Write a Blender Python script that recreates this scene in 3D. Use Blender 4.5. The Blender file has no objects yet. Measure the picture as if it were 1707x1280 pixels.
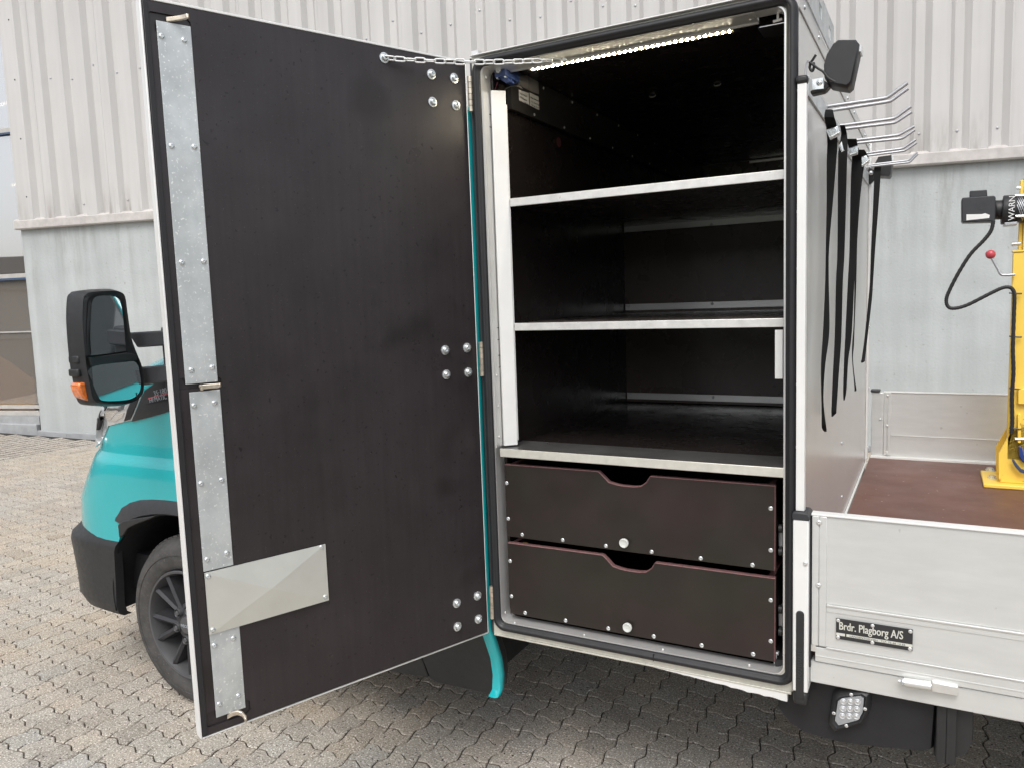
import bpy, bmesh, math, random
from mathutils import Vector, Matrix
from mathutils.bvhtree import BVHTree
random.seed(7)
R_ = math.radians
sc = bpy.context.scene

# ------------------------------------------------------------------ camera
CAM = Vector((1.1483, -1.9245, 1.5717)); FPX = 1291.87
yaw, pit, rol = R_(28.6998), R_(6.1798), R_(-2.0473)
FW = Vector((-math.sin(yaw)*math.cos(pit), math.cos(yaw)*math.cos(pit), -math.sin(pit)))
_rt = Vector((math.cos(yaw), math.sin(yaw), 0)); _up = _rt.cross(FW)
RT = _rt*math.cos(rol) + _up*math.sin(rol); UP = _up*math.cos(rol) - _rt*math.sin(rol)
cd = bpy.data.cameras.new('camera'); cam = bpy.data.objects.new('camera', cd)
sc.collection.objects.link(cam); sc.camera = cam
m = Matrix.Identity(4)
for i in range(3):
    m[i][0] = RT[i]; m[i][1] = UP[i]; m[i][2] = -FW[i]; m[i][3] = CAM[i]
cam.matrix_world = m
cd.sensor_width = 36; cd.lens = FPX/1707*36; cd.clip_end = 400; cd.clip_start = 0.02

# ------------------------------------------------------------------ sky, sun, exposure
w = bpy.data.worlds.new('World'); sc.world = w; w.use_nodes = True
nt = w.node_tree; nt.nodes.clear()
sky = nt.nodes.new('ShaderNodeTexSky'); sky.sky_type = 'NISHITA'; sky.sun_disc = False
SUN_EL, SUN_AZ = R_(54), R_(166)
sky.sun_elevation = SUN_EL; sky.sun_rotation = SUN_AZ
sky.air_density = 1.0; sky.dust_density = 3.0; sky.ozone_density = 1.0
hs = nt.nodes.new('ShaderNodeHueSaturation'); hs.inputs['Saturation'].default_value = 0.26
tc = nt.nodes.new('ShaderNodeTexCoord'); nz = nt.nodes.new('ShaderNodeTexNoise')
nz.inputs['Scale'].default_value = 1.7; nz.inputs['Detail'].default_value = 5
cr = nt.nodes.new('ShaderNodeMapRange'); cr.inputs['From Min'].default_value = .3; cr.inputs['From Max'].default_value = .7
cr.inputs['To Min'].default_value = .78; cr.inputs['To Max'].default_value = 1.18
mx = nt.nodes.new('ShaderNodeVectorMath'); mx.operation = 'SCALE'
bg = nt.nodes.new('ShaderNodeBackground'); bg.inputs['Strength'].default_value = 0.15
wo = nt.nodes.new('ShaderNodeOutputWorld')
L = nt.links.new
L(sky.outputs[0], hs.inputs['Color']); L(tc.outputs['Generated'], nz.inputs['Vector'])
L(nz.outputs['Fac'], cr.inputs['Value']); L(hs.outputs[0], mx.inputs[0]); L(cr.outputs[0], mx.inputs['Scale'])
L(mx.outputs[0], bg.inputs['Color']); L(bg.outputs[0], wo.inputs[0])
sd = bpy.data.lights.new('sun', 'SUN'); sun = bpy.data.objects.new('sun', sd); sc.collection.objects.link(sun)
sd.energy = 1.0; sd.angle = R_(28); sd.color = (1, .965, .915)
sdir = Vector((math.sin(SUN_AZ)*math.cos(SUN_EL), math.cos(SUN_AZ)*math.cos(SUN_EL), math.sin(SUN_EL)))
sun.rotation_euler = sdir.to_track_quat('Z', 'Y').to_euler()
sc.view_settings.view_transform = 'Standard'; sc.view_settings.look = 'None'
sc.view_settings.gamma = 1; sc.view_settings.use_curve_mapping = False
sc.view_settings.exposure = 0.55
sc.cycles.max_bounces = 8

# ------------------------------------------------------------------ pixel of the photograph -> point on a real plane
def ray(u, v): return FW + RT*((u-853.5)/FPX) + UP*((640-v)/FPX)
def _on(i, u, v, val):
    d = ray(u, v); return CAM + d*((val-CAM[i])/d[i])
def onX(u, v, x): return _on(0, u, v, x)
def onY(u, v, y): return _on(1, u, v, y)
def onZ(u, v, z): return _on(2, u, v, z)
def proj(X):
    d = Vector(X)-CAM; z = d.dot(FW)
    return (853.5+FPX*d.dot(RT)/z, 640-FPX*d.dot(UP)/z, z)
DA = R_(22.483); DH = Vector((-.005, 0, 0))
DE = Vector((-math.sin(DA), -math.cos(DA), 0)); DN = Vector((math.cos(DA), -math.sin(DA), 0))
def D(s, n, z): return DH + DE*s + DN*n + Vector((0, 0, z))
def onD(u, v, n=0):
    d = ray(u, v); o = DH+DN*n; t = (o-CAM).dot(DN)/d.dot(DN); X = CAM+d*t
    return (X-DH).dot(DE), X.z
WA = R_(13.9639); W0 = Vector((-5, 4.8666, 0)); WD = Vector((math.cos(WA), math.sin(WA), 0)); WN = Vector((math.sin(WA), -math.cos(WA), 0))
def WL(t, n, z): return W0 + WD*t + WN*n + Vector((0, 0, z))     # n towards the yard

# ------------------------------------------------------------------ materials
MATS = {}
def mat(name, col, rough=.5, metal=0., spec=.5, noise=None, bump=None, coat=0., var=None, emit=None, aniso=None, streak=None, speck=None, tone=False, stain=None, brush=None):
    """noise=(scale,amount,detail) colour mottling; bump=(scale,strength); var=2nd colour mixed by noise;
    streak=(scale,amount) vertical run-down stains; speck=(scale,thr,col)"""
    if name in MATS: return MATS[name]
    M = bpy.data.materials.new(name); M.use_nodes = True; n = M.node_tree; B = n.nodes['Principled BSDF']
    lk = n.links.new
    B.inputs['Roughness'].default_value = rough; B.inputs['Metallic'].default_value = metal
    B.inputs['Specular IOR Level'].default_value = spec; B.inputs['Coat Weight'].default_value = coat
    B.inputs['Coat Roughness'].default_value = .06
    geo = n.nodes.new('ShaderNodeNewGeometry')
    cur = None
    def rgb(c):
        x = n.nodes.new('ShaderNodeRGB'); x.outputs[0].default_value = (*c, 1); return x.outputs[0]
    def mixc(f, a, b, mode='MIX'):
        x = n.nodes.new('ShaderNodeMix'); x.data_type = 'RGBA'; x.blend_type = mode
        if isinstance(f, float): x.inputs[0].default_value = f
        else: lk(f, x.inputs[0])
        lk(a, x.inputs[6]); lk(b, x.inputs[7]); return x.outputs[2]
    def noi(scale, detail=4, vec=None, rg=.6):
        x = n.nodes.new('ShaderNodeTexNoise'); x.inputs['Scale'].default_value = scale
        x.inputs['Detail'].default_value = detail; x.inputs['Roughness'].default_value = rg
        lk(vec or geo.outputs['Position'], x.inputs['Vector']); return x.outputs['Fac']
    def rampf(v, a, b, lo=0., hi=1.):
        x = n.nodes.new('ShaderNodeMapRange'); x.inputs[1].default_value = a; x.inputs[2].default_value = b
        x.inputs[3].default_value = lo; x.inputs[4].default_value = hi; lk(v, x.inputs[0]); return x.outputs[0]
    cur = rgb(col)
    if var: cur = mixc(rampf(noi(var[1], 5), .38, .62), cur, rgb(var[0]))
    if noise:
        f = rampf(noi(noise[0], noise[2] if len(noise) > 2 else 4), .3, .7, 1-noise[1], 1+noise[1])
        x = n.nodes.new('ShaderNodeVectorMath'); x.operation = 'SCALE'; lk(cur, x.inputs[0]); lk(f, x.inputs['Scale']); cur = x.outputs[0]
        if noise[1] > .051: lk(rampf(noi(noise[0]*1.7, 4), .3, .7, max(.02, rough-.08), min(1, rough+.08)), B.inputs['Roughness'])
    if streak:
        mp = n.nodes.new('ShaderNodeMapping'); mp.inputs['Scale'].default_value = (1, 1, .045); lk(geo.outputs['Position'], mp.inputs[0])
        f = rampf(noi(streak[0], 5, mp.outputs[0]), .35, .75, 1, 1-streak[1])
        x = n.nodes.new('ShaderNodeVectorMath'); x.operation = 'SCALE'; lk(cur, x.inputs[0]); lk(f, x.inputs['Scale']); cur = x.outputs[0]
    if brush:   # extrusion lines running along the truck
        mp = n.nodes.new('ShaderNodeMapping'); mp.inputs['Scale'].default_value = (.25, 1, 1); lk(geo.outputs['Position'], mp.inputs[0])
        f = rampf(noi(brush[0], 4, mp.outputs[0]), .3, .7, 1-brush[1], 1+brush[1])
        x = n.nodes.new('ShaderNodeVectorMath'); x.operation = 'SCALE'; lk(cur, x.inputs[0]); lk(f, x.inputs['Scale']); cur = x.outputs[0]
    if stain:   # run-off dirt below / above a ledge: (z of the source, z where it fades, colour, density, scale)
        sp = n.nodes.new('ShaderNodeSeparateXYZ'); lk(geo.outputs['Position'], sp.inputs[0])
        g_ = rampf(sp.outputs['Z'], stain[1], stain[0], 0, 1)
        mp = n.nodes.new('ShaderNodeMapping'); mp.inputs['Scale'].default_value = (1, 1, .12); lk(geo.outputs['Position'], mp.inputs[0])
        f = rampf(noi(stain[4], 6, mp.outputs[0], .7), .50, .72, 0, stain[3])
        mm = n.nodes.new('ShaderNodeMath'); mm.operation = 'MULTIPLY'; lk(g_, mm.inputs[0]); lk(f, mm.inputs[1])
        cur = mixc(mm.outputs[0], cur, rgb(stain[2]))
    if speck:
        for (s, a, b, c) in speck:
            f = rampf(noi(s, 1.5), a, b); cur = mixc(f, cur, rgb(c))
    if tone:
        at = n.nodes.new('ShaderNodeAttribute'); at.attribute_name = 'tone'
        x = n.nodes.new('ShaderNodeMix'); x.data_type = 'RGBA'; x.blend_type = 'MULTIPLY'; x.inputs[0].default_value = 1
        lk(cur, x.inputs[6]); lk(at.outputs['Color'], x.inputs[7]); cur = x.outputs[2]
    lk(cur, B.inputs['Base Color'])
    if aniso: B.inputs['Anisotropic'].default_value = aniso
    if bump:
        b = n.nodes.new('ShaderNodeBump'); b.inputs['Strength'].default_value = bump[1]; b.inputs['Distance'].default_value = bump[2] if len(bump) > 2 else .002
        lk(noi(bump[0], 5), b.inputs['Height']); lk(b.outputs[0], B.inputs['Normal'])
    if emit:
        B.inputs['Emission Color'].default_value = (*emit[0], 1); B.inputs['Emission Strength'].default_value = emit[1]
    MATS[name] = M; return M

M_alu = mat('anodised_aluminium', (.67, .678, .665), .34, .35, noise=(3, .02), brush=(34, .045), speck=[(26, .74, .77, (.5, .5, .48))])
M_alub = mat('bright_aluminium', (.76, .76, .745), .3, .6, noise=(14, .05))
M_side = mat('satin_aluminium_sheet', (.72, .72, .70), .27, .42, noise=(2, .02), bump=(2, .012, .01))
M_white = mat('white_coated_aluminium', (.80, .80, .785), .35, .1, noise=(8, .04))
M_cream = mat('cream_edging', (.66, .65, .58), .4, .3, noise=(30, .1))
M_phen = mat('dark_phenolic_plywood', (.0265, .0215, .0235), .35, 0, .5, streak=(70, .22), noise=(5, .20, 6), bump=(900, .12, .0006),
             speck=[(95, .68, .72, (.006, .005, .006)), (4.5, .60, .70, (.014, .011, .012)), (240, .70, .74, (.05, .045, .045))])
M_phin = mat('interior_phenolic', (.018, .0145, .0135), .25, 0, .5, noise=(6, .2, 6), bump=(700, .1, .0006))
M_back = mat('brown_phenolic_board', (.078, .057, .048), .27, 0, .5, noise=(4, .3, 6), bump=(500, .12, .0008), speck=[(90, .7, .74, (.01, .008, .008))])
M_draw = mat('brown_drawer_board', (.026, .0165, .0155), .36, 0, .5, var=((.020, .0175, .013), 3.2), noise=(7, .22, 6), bump=(700, .1, .0006))
M_ply = mat('plywood_edge', (.17, .085, .085), .6, noise=(160, .3))
M_oak = mat('raw_plywood', (.5, .3, .08), .6, noise=(50, .2))
M_galv = mat('galvanised_steel', (.56, .595, .605), .42, .45, var=((.64, .67, .675), 22), streak=(16, .14), noise=(9, .12, 7), speck=[(170, .62, .72, (.82, .84, .83))])
M_galv2 = mat('folded_aluminium_plate', (.67, .68, .64), .34, .5, noise=(12, .04))
M_zinc = mat('zinc_plated_steel', (.75, .79, .8), .28, .8, noise=(60, .1))
M_zincd = mat('dull_zinc', (.5, .51, .53), .42, .7, noise=(40, .1))
M_brass = mat('worn_latch_steel', (.62, .55, .45), .35, .75, noise=(50, .3))
M_rub = mat('black_rubber', (.016, .016, .0185), .48, noise=(20, .15), bump=(200, .05))
M_trim = mat('black_plastic', (.022, .0225, .024), .45, noise=(30, .1), bump=(900, .12, .0005))
M_grey = mat('dark_grey_plastic', (.034, .0355, .040), .5, noise=(30, .1), bump=(900, .1, .0005))
M_teal = mat('teal_car_paint', (.012, .40, .43), .26, 0., .5, noise=(2, .03), coat=.8)
M_tyre = mat('tyre_rubber', (.058, .055, .053), .72, noise=(25, .3), bump=(90, .3), speck=[(140, .64, .72, (.11, .105, .1))])
M_rim = mat('satin_black_alloy', (.045, .045, .049), .38, .3, noise=(30, .1))
M_rimw = mat('greyed_alloy_edge', (.11, .11, .115), .4, .4)
M_dark = mat('underbody_black', (.012, .012, .014), .6, noise=(12, .3), bump=(40, .2))
M_lens = mat('clear_lens', (.58, .59, .60), .07, .4, .8, coat=1)
M_chrome = mat('reflector_chrome', (.86, .87, .88), .12, 1.)
M_amber = mat('amber_lens', (.75, .17, .02), .15, 0, .8, noise=(60, .3), coat=1)
M_mirr = mat('mirror_glass', (.8, .83, .85), .015, 1.)
M_wind = mat('dark_window_glass', (.03, .036, .04), .03, .25, 1, coat=1)
M_yel = mat('yellow_powder_coat', (.90, .62, .10), .4, 0, .5, noise=(6, .06), bump=(30, .05), speck=[(28, .70, .76, (.45, .24, .02))])
M_bed = mat('brown_phenolic_floor', (.135, .062, .046), .5, 0, .5, noise=(4, .14, 6), bump=(800, .2, .0006), speck=[(60, .72, .76, (.4, .33, .3))])
M_blue = mat('blue_solenoid', (.035, .065, .19), .4, noise=(20, .1))
M_bluel = mat('blue_latch_handle', (.02, .05, .22), .35)
M_red = mat('red_knob_plastic', (.52, .07, .09), .3)
M_web = mat('black_webbing', (.010, .010, .010), .9, 0, .2, bump=(420, .5, .001))
M_clad = mat('light_grey_cladding', (.565, .552, .540), .55, 0, .35, noise=(1.2, .04), streak=(6, .14), stain=(2.78, 3.15, (.22, .19, .16), .85, 5), bump=(12, .04))
M_cladsh = mat('cladding_return', (.50, .485, .465), .55, 0, .35, noise=(3, .05))
M_led_ = mat('ledge_coated_steel', (.54, .51, .49), .5, 0, .4, noise=(9, .14, 7), streak=(9, .1))
M_plas = mat('pale_grey_render', (.458, .484, .482), .85, 0, .3, noise=(1.3, .07, 6), streak=(4.2, .20), stain=(2.66, 1.5, (.24, .23, .215), .8, 4.5), speck=[(30, .70, .74, (.36, .37, .36))], bump=(40, .5, .006))
M_plin = mat('grey_plinth', (.33, .34, .35), .8, noise=(8, .12), bump=(60, .3))
M_sign = mat('black_sign', (.03, .03, .032), .4)
M_signw = mat('sign_lettering', (.62, .62, .56), .5)
M_badge = mat('badge_silver', (.55, .6, .66), .3, .5)
M_badred = mat('badge_red', (.7, .1, .14), .4)
M_sand = mat('joint_sand', (.032, .028, .023), .95, noise=(40, .3), bump=(200, .3))
M_pave = mat('concrete_paver', (.368, .338, .300), .9, 0, .25, var=((.415, .358, .285), .45), noise=(14, .10, 6), tone=True,
             speck=[(150, .57, .62, (.74, .69, .62)), (140, .615, .66, (.13, .115, .10)), (62, .675, .70, (.035, .03, .028))], bump=(220, .5, .0015))
M_paper = mat('white_label', (.62, .62, .6), .5)
M_paperg = mat('grey_label', (.16, .155, .15), .5)
M_ink = mat('label_print', (.05, .05, .09), .6)
M_led = mat('led_chip', (1, 1, 1), .4, emit=((1, .88, .66), 170))
M_ledb = mat('led_board', (.35, .3, .24), .4, .2)
M_grass = mat('grass', (.05, .11, .03), .9, noise=(2, .3), bump=(20, .5, .02))
M_asph = mat('asphalt', (.19, .185, .175), .9, noise=(4, .15))
M_hall = mat('far_hall_wall', (.50, .48, .44), .8, noise=(.5, .1))
M_roof = mat('far_hall_roof', (.10, .10, .10), .6)
M_room = mat('dim_room_wall', (.10, .095, .085), .8, noise=(1, .3))
M_tan = mat('tan_board', (.80, .45, .13), .7, noise=(3, .2))
M_tube = mat('fluorescent_tube', (1, 1, 1), .4, emit=((1, .95, .75), 14))
M_frame = mat('window_frame_paint', (.50, .48, .45), .45, .2, noise=(10, .1))
M_blufr = mat('blue_window_bead', (.05, .09, .17), .4)
M_cable = mat('ribbed_black_cable', (.016, .016, .017), .5, bump=(500, .4, .001))
# window pane: real glass, partly reflecting
def glassmat(name, refl, dust, tint):
    M = bpy.data.materials.new(name); M.use_nodes = True; n = M.node_tree; n.nodes.clear()
    g = n.nodes.new('ShaderNodeBsdfGlossy'); g.inputs['Roughness'].default_value = .015; g.inputs['Color'].default_value = (.92, .93, .95, 1)
    t = n.nodes.new('ShaderNodeBsdfTransparent'); t.inputs['Color'].default_value = (*tint, 1)
    x = n.nodes.new('ShaderNodeMixShader'); x.inputs[0].default_value = refl
    d = n.nodes.new('ShaderNodeBsdfDiffuse'); d.inputs['Color'].default_value = (.36, .33, .30, 1)
    y = n.nodes.new('ShaderNodeMixShader'); y.inputs[0].default_value = dust
    o = n.nodes.new('ShaderNodeOutputMaterial')
    n.links.new(t.outputs[0], x.inputs[1]); n.links.new(g.outputs[0], x.inputs[2])
    n.links.new(x.outputs[0], y.inputs[1]); n.links.new(d.outputs[0], y.inputs[2]); n.links.new(y.outputs[0], o.inputs[0])
    return M
M_glass = glassmat('dusty_window_glass', .76, .22, (.5, .48, .45)); M_glass2 = glassmat('hazy_lower_glass', .30, .30, (.85, .8, .72))

# ------------------------------------------------------------------ mesh building
COL = sc.collection
WLOC = {}
def ident(x, y, z): return Vector((x, y, z))
class MB:
    def __init__(s): s.v = []; s.f = []; s.mi = []; s.cur = 0
    def add(s, vs, fs):
        b = len(s.v); s.v += [Vector(q) for q in vs]; s.f += [tuple(b+i for i in f) for f in fs]; s.mi += [s.cur]*len(fs); return s
    def box(s, x0, x1, y0, y1, z0, z1, fn=ident):
        P = [fn(x, y, z) for z in (z0, z1) for y in (y0, y1) for x in (x0, x1)]
        return s.add(P, [(0, 2, 3, 1), (4, 5, 7, 6), (0, 1, 5, 4), (2, 6, 7, 3), (0, 4, 6, 2), (1, 3, 7, 5)])
    def prism(s, A, B):      # two matching loops
        n = len(A)
        return s.add(list(A)+list(B), [tuple(range(n))[::-1], tuple(range(n, 2*n))]+[(i, (i+1) % n, n+(i+1) % n, n+i) for i in range(n)])
    def loft(s, rings, closed=True, caps=True):
        n = len(rings[0]); b = []; vs = [p for r in rings for p in r]
        fs = []
        for k in range(len(rings)-1):
            for i in range(n if closed else n-1):
                j = (i+1) % n; fs.append((k*n+i, k*n+j, (k+1)*n+j, (k+1)*n+i))
        if caps: fs.append(tuple(range(n))[::-1]); fs.append(tuple(range((len(rings)-1)*n, len(rings)*n)))
        return s.add(vs, fs)
    def tube(s, path, r, n=8, closed=False, caps=True, flat=None):
        path = [Vector(p) for p in path]; K = len(path); rings = []
        up = None
        for k, p in enumerate(path):
            a = path[(k-1) % K] if (closed or k > 0) else p; b = path[(k+1) % K] if (closed or k < K-1) else p
            t = (b-a).normalized()
            if up is None:
                up = Vector((0, 0, 1)) if abs(t.z) < .9 else Vector((1, 0, 0))
            sd_ = t.cross(up).normalized(); up = sd_.cross(t).normalized()
            rr = r[k] if isinstance(r, (list, tuple)) else r
            rings.append([p + sd_*math.cos(q*2*math.pi/n)*rr*(flat or 1) + up*math.sin(q*2*math.pi/n)*rr for q in range(n)])
        if closed: rings.append(rings[0]); caps = False
        return s.loft(rings, True, caps)
    def lathe(s, prof, n, c=Vector(), ax=Vector((0, 0, 1)), caps=True):
        ax = ax.normalized(); e1 = ax.orthogonal().normalized(); e2 = ax.cross(e1)
        return s.loft([[c + ax*h + (e1*math.cos(q*2*math.pi/n)+e2*math.sin(q*2*math.pi/n))*r for q in range(n)] for r, h in prof], True, caps)
    def mesh(s, name, mats, smooth=None, org=Vector()):
        me = bpy.data.meshes.new(name); me.from_pydata([tuple(q-org) for q in s.v], [], s.f)
        for m_ in (mats if isinstance(mats, (list, tuple)) else [mats]): me.materials.append(m_)
        if any(s.mi): me.polygons.foreach_set('material_index', s.mi)
        bm = bmesh.new(); bm.from_mesh(me); bmesh.ops.recalc_face_normals(bm, faces=bm.faces); bm.to_mesh(me); bm.free()
        if smooth:
            me.shade_smooth(); me.set_sharp_from_angle(angle=R_(smooth))
        me.update(); return me
    def build(s, name, mats, parent=None, smooth=35, bevel=0., label=None, seg=2):
        lo = Vector([min(q[i] for q in s.v) for i in range(3)]); hi = Vector([max(q[i] for q in s.v) for i in range(3)])
        c = (lo+hi)/2
        if parent is None: c.z = lo.z
        me = s.mesh(name, mats, smooth, c); o = link(name, me, c, parent)
        if bevel:
            b = o.modifiers.new('bevel', 'BEVEL'); b.width = bevel; b.segments = seg; b.limit_method = 'ANGLE'; b.angle_limit = R_(40)
            b.harden_normals = False
        if label: o['label'] = label
        return o
def link(name, me, wloc, parent=None, rot=None):
    o = bpy.data.objects.new(name, me); COL.objects.link(o)
    if parent is not None:
        o.parent = parent; o.location = wloc - WLOC[parent.name]
    else: o.location = wloc
    if rot is not None: o.rotation_euler = rot
    WLOC[o.name] = Vector(wloc); return o
def thing(name, label, cat, loc, group=None):
    o = bpy.data.objects.new(name, None); COL.objects.link(o); o.location = loc; o.empty_display_size = .1
    WLOC[o.name] = Vector(loc); return tag(o, label, cat, group)
def tag(o, label, cat, group=None):
    o['label'] = label; o['category'] = cat
    if group: o['group'] = group
    return o
def struct(o, kind='structure'): o['kind'] = kind; return o
def box(name, m_, par, x0, x1, y0, y1, z0, z1, fn=ident, bevel=0., label=None):
    return MB().box(x0, x1, y0, y1, z0, z1, fn).build(name, m_, par, bevel=bevel, label=label)
SH = {}
def shared(key, mb, m_, smooth=40):
    if key not in SH: SH[key] = mb().mesh(key, m_, smooth)
    return SH[key]
def inst(name, me, p, nrm, par, spin=None):
    q = Vector(nrm).to_track_quat('Z', 'Y')
    if spin is None: spin = random.random()*6
    e = (q.to_matrix() @ Matrix.Rotation(spin, 3, 'Z')).to_euler()
    return link(name, me, Vector(p), par, e)
def mesh_cut(o, cutters):
    """carve real recesses out of o"""
    bpy.context.view_layer.update()
    for c in cutters:
        b = o.modifiers.new('cut', 'BOOLEAN'); b.object = c; b.operation = 'DIFFERENCE'; b.solver = 'EXACT'
    bpy.context.view_layer.update()
    dg = bpy.context.evaluated_depsgraph_get()
    me = bpy.data.meshes.new_from_object(o.evaluated_get(dg)); o.modifiers.clear(); o.data = me
    for c in cutters: bpy.data.objects.remove(c, do_unlink=True)
    me.shade_smooth(); me.set_sharp_from_angle(angle=R_(35))
def screw_mb(r, h, hexr=.35):
    def f():
        M = MB(); M.lathe([(r, 0), (r*.98, h*.35), (r*.8, h*.8), (r*.5, h), (r*hexr, h), (r*hexr, h*.45), (.0001, h*.4)], 14, caps=False); return M
    return f
def bolt_mb(r):
    def f():
        M = MB(); M.lathe([(r, 0), (r, .0022), (r*.7, .0028), (r*.64, .0075), (r*.5, .0098), (r*.3, .0102), (r*.26, .006), (.0001, .0058)], 20, caps=False); return M
    return f
S_screw = shared('plate_screw', screw_mb(.0062, .0035), M_zinc)
S_rivet = shared('small_rivet', screw_mb(.0045, .002, .25), M_alub)
S_white = shared('drawer_screw', screw_mb(.0060, .0022, .3), M_zinc)
S_bolt = shared('door_bolt', bolt_mb(.0135), M_zinc)
S_clads = shared('cladding_screw', screw_mb(.0115, .008, .2), M_zincd)
def text(s, size, name, m_, par, org, ex, ey, xs=1., depth=.0006, align='LEFT', kind=None):
    c = bpy.data.curves.new(name, 'FONT'); c.body = s; c.size = size; c.extrude = depth; c.align_x = align; c.resolution_u = 3
    o = bpy.data.objects.new(name, c); COL.objects.link(o); bpy.context.view_layer.update()
    me = bpy.data.meshes.new_from_object(o); bpy.data.objects.remove(o, do_unlink=True)
    ex = ex.normalized(); ey = (ey - ex*ey.dot(ex)).normalized(); ez = ex.cross(ey)
    T = Matrix((ex*xs, ey, ez)).transposed().to_4x4(); me.transform(T); me.materials.clear(); me.materials.append(m_)
    return link(name, me, Vector(org), par)

# ================================================================== GROUND
def gh(x, y): return .055*max(0., -7.9-x) if x > -12 else .055*4.1
gr = MB()
xs_ = [-160, -30, -12, -9.9, -7.9, 0, 160]; ys_ = [-160, -7.99, -3, 160]
gr.add([(x, y, gh(x, y)-.010 - (0 if y > -40 else 0)) for y in ys_ for x in xs_], [(j*7+i, j*7+i+1, (j+1)*7+i+1, (j+1)*7+i) for j in range(3) for i in range(6)])
ground = struct(gr.build('ground', M_sand)); 
P_ = .1130; ANG = R_(-4.2)
GX = Vector((math.cos(ANG), math.sin(ANG), 0)); GY = Vector((-math.sin(ANG)*.5, math.cos(ANG), 0))
G0 = Vector((-.034, .764, 0))
def wav(t): return .0095*math.sin(2*math.pi*t)*(1 if True else 0)
TS = (0, .16, .34, .66, .84)
TA = (0, .72, 1., -1., -.72)
def cell(i, j, full):
    a, b, c, d = (G0+GX*(P_*(i+p))+GY*(P_*(j+q)) for p, q in ((0, 0), (1, 0), (1, 1), (0, 1)))
    o = []
    for (s0, s1, nn, sg) in ((a, b, GY, 1), (b, c, GX, -1), (c, d, GY, -1), (d, a, GX, 1)):
        for t, ta in zip(TS, TA):
            amp = .0092*ta*(1 if (s0 is a or s0 is b) else -1)*(1 if nn is GY else -1)
            o.append(s0.lerp(s1, t)+nn*amp)
    return o
def add_cell(mb, i, j, tones):
    o = cell(i, j, True); c = sum(o, Vector())/len(o)
    dz = random.uniform(-.0012, .0012); tx, ty = random.uniform(-.008, .008), random.uniform(-.008, .008)
    g = gh(c.x, c.y)
    def z(p, h): return Vector((p.x, p.y, g+h+dz+(p.x-c.x)*tx+(p.y-c.y)*ty))
    gap = .0019
    r1 = [c+(p-c)*(1-gap/.056) for p in o]; r2 = [c+(p-c)*(1-(gap+.0034)/.056) for p in o]
    n = len(o)
    mb.add([z(p, -.012) for p in r1]+[z(p, -.0035) for p in r1]+[z(p, 0) for p in r2],
           [(k, (k+1) % n, n+(k+1) % n, n+k) for k in range(n)]+[(n+k, n+(k+1) % n, 2*n+(k+1) % n, 2*n+k) for k in range(n)]+[tuple(range(2*n, 3*n))])
    t = random.gauss(1, .05)*(1-.13*(random.random() < .06)); wv = random.gauss(0, .018)
    tones += [(.42, .39, .35, 1)]*n+[(t*(1+wv)*.92, t*.92, t*(1-wv)*.92, 1)]*n+[(t*(1+wv), t, t*(1-wv), 1)]
def set_tone(me, tones):
    a = me.attributes.new('tone', 'FLOAT_COLOR', 'FACE'); a.data.foreach_set('color', [q for t in tones for q in t])
def vis(u, v):
    if not (-20 < u < 1730 and v < 1300): return False
    if u < 125: return v > 735
    if u < 222: return v > 1005
    if u < 335: return v > 1010+(u-222)*1.5
    if u < 815: return v > 1230-(u-340)*.374
    if u < 1290: return v > 1055+(u-820)*.195
    return v > 1215
cells = []
for i in range(-115, 36):
    for j in range(-52, 52):
        c = G0+GX*(P_*(i+.5))+GY*(P_*(j+.5))
        if c.x < -11.6 or c.x > 3.6 or c.y < -4.6 or (c-W0).dot(WN) < .13: continue
        u, v, z = proj((c.x, c.y, gh(c.x, c.y)))
        cells.append((z if (z > 0 and vis(u, v)) else 99, i, j))
cells.sort()
for z, i, j in cells[:300]:
    mb = MB(); tn = []; add_cell(mb, i, j, tn)
    cc = sum(mb.v, Vector())/len(mb.v)
    me = mb.mesh('paving_stone', M_pave, None, cc); set_tone(me, tn); link('paving_stone', me, cc, ground)
mb = MB(); tn = []
for z, i, j in cells[300:]: add_cell(mb, i, j, tn)
me = bpy.data.meshes.new('paving_stones'); me.from_pydata([tuple(q) for q in mb.v], [], mb.f); me.materials.append(M_pave); set_tone(me, tn)
struct(link('paving_stones', me, Vector((0, 0, 0)), ground), 'stuff')

# yard behind the photographer: seen only as reflections in glass and metal
struct(MB().box(-60, 40, -30, -16, -.05, .012).build('road', M_asph))
struct(MB().box(-60, 40, -16, -11.5, -.05, .05).build('grass_verge', M_grass))
hl = thing('distant_hall', 'long low dark-roofed hall across the road, seen mirrored in the window glass', 'building', (-20, -38, 0))
box('wall', M_hall, hl, -75, 35, -42, -36, 0, 3.4); box('roof', M_roof, hl, -75.6, 35.6, -42.6, -35.4, 3.4, 5.4)

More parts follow.
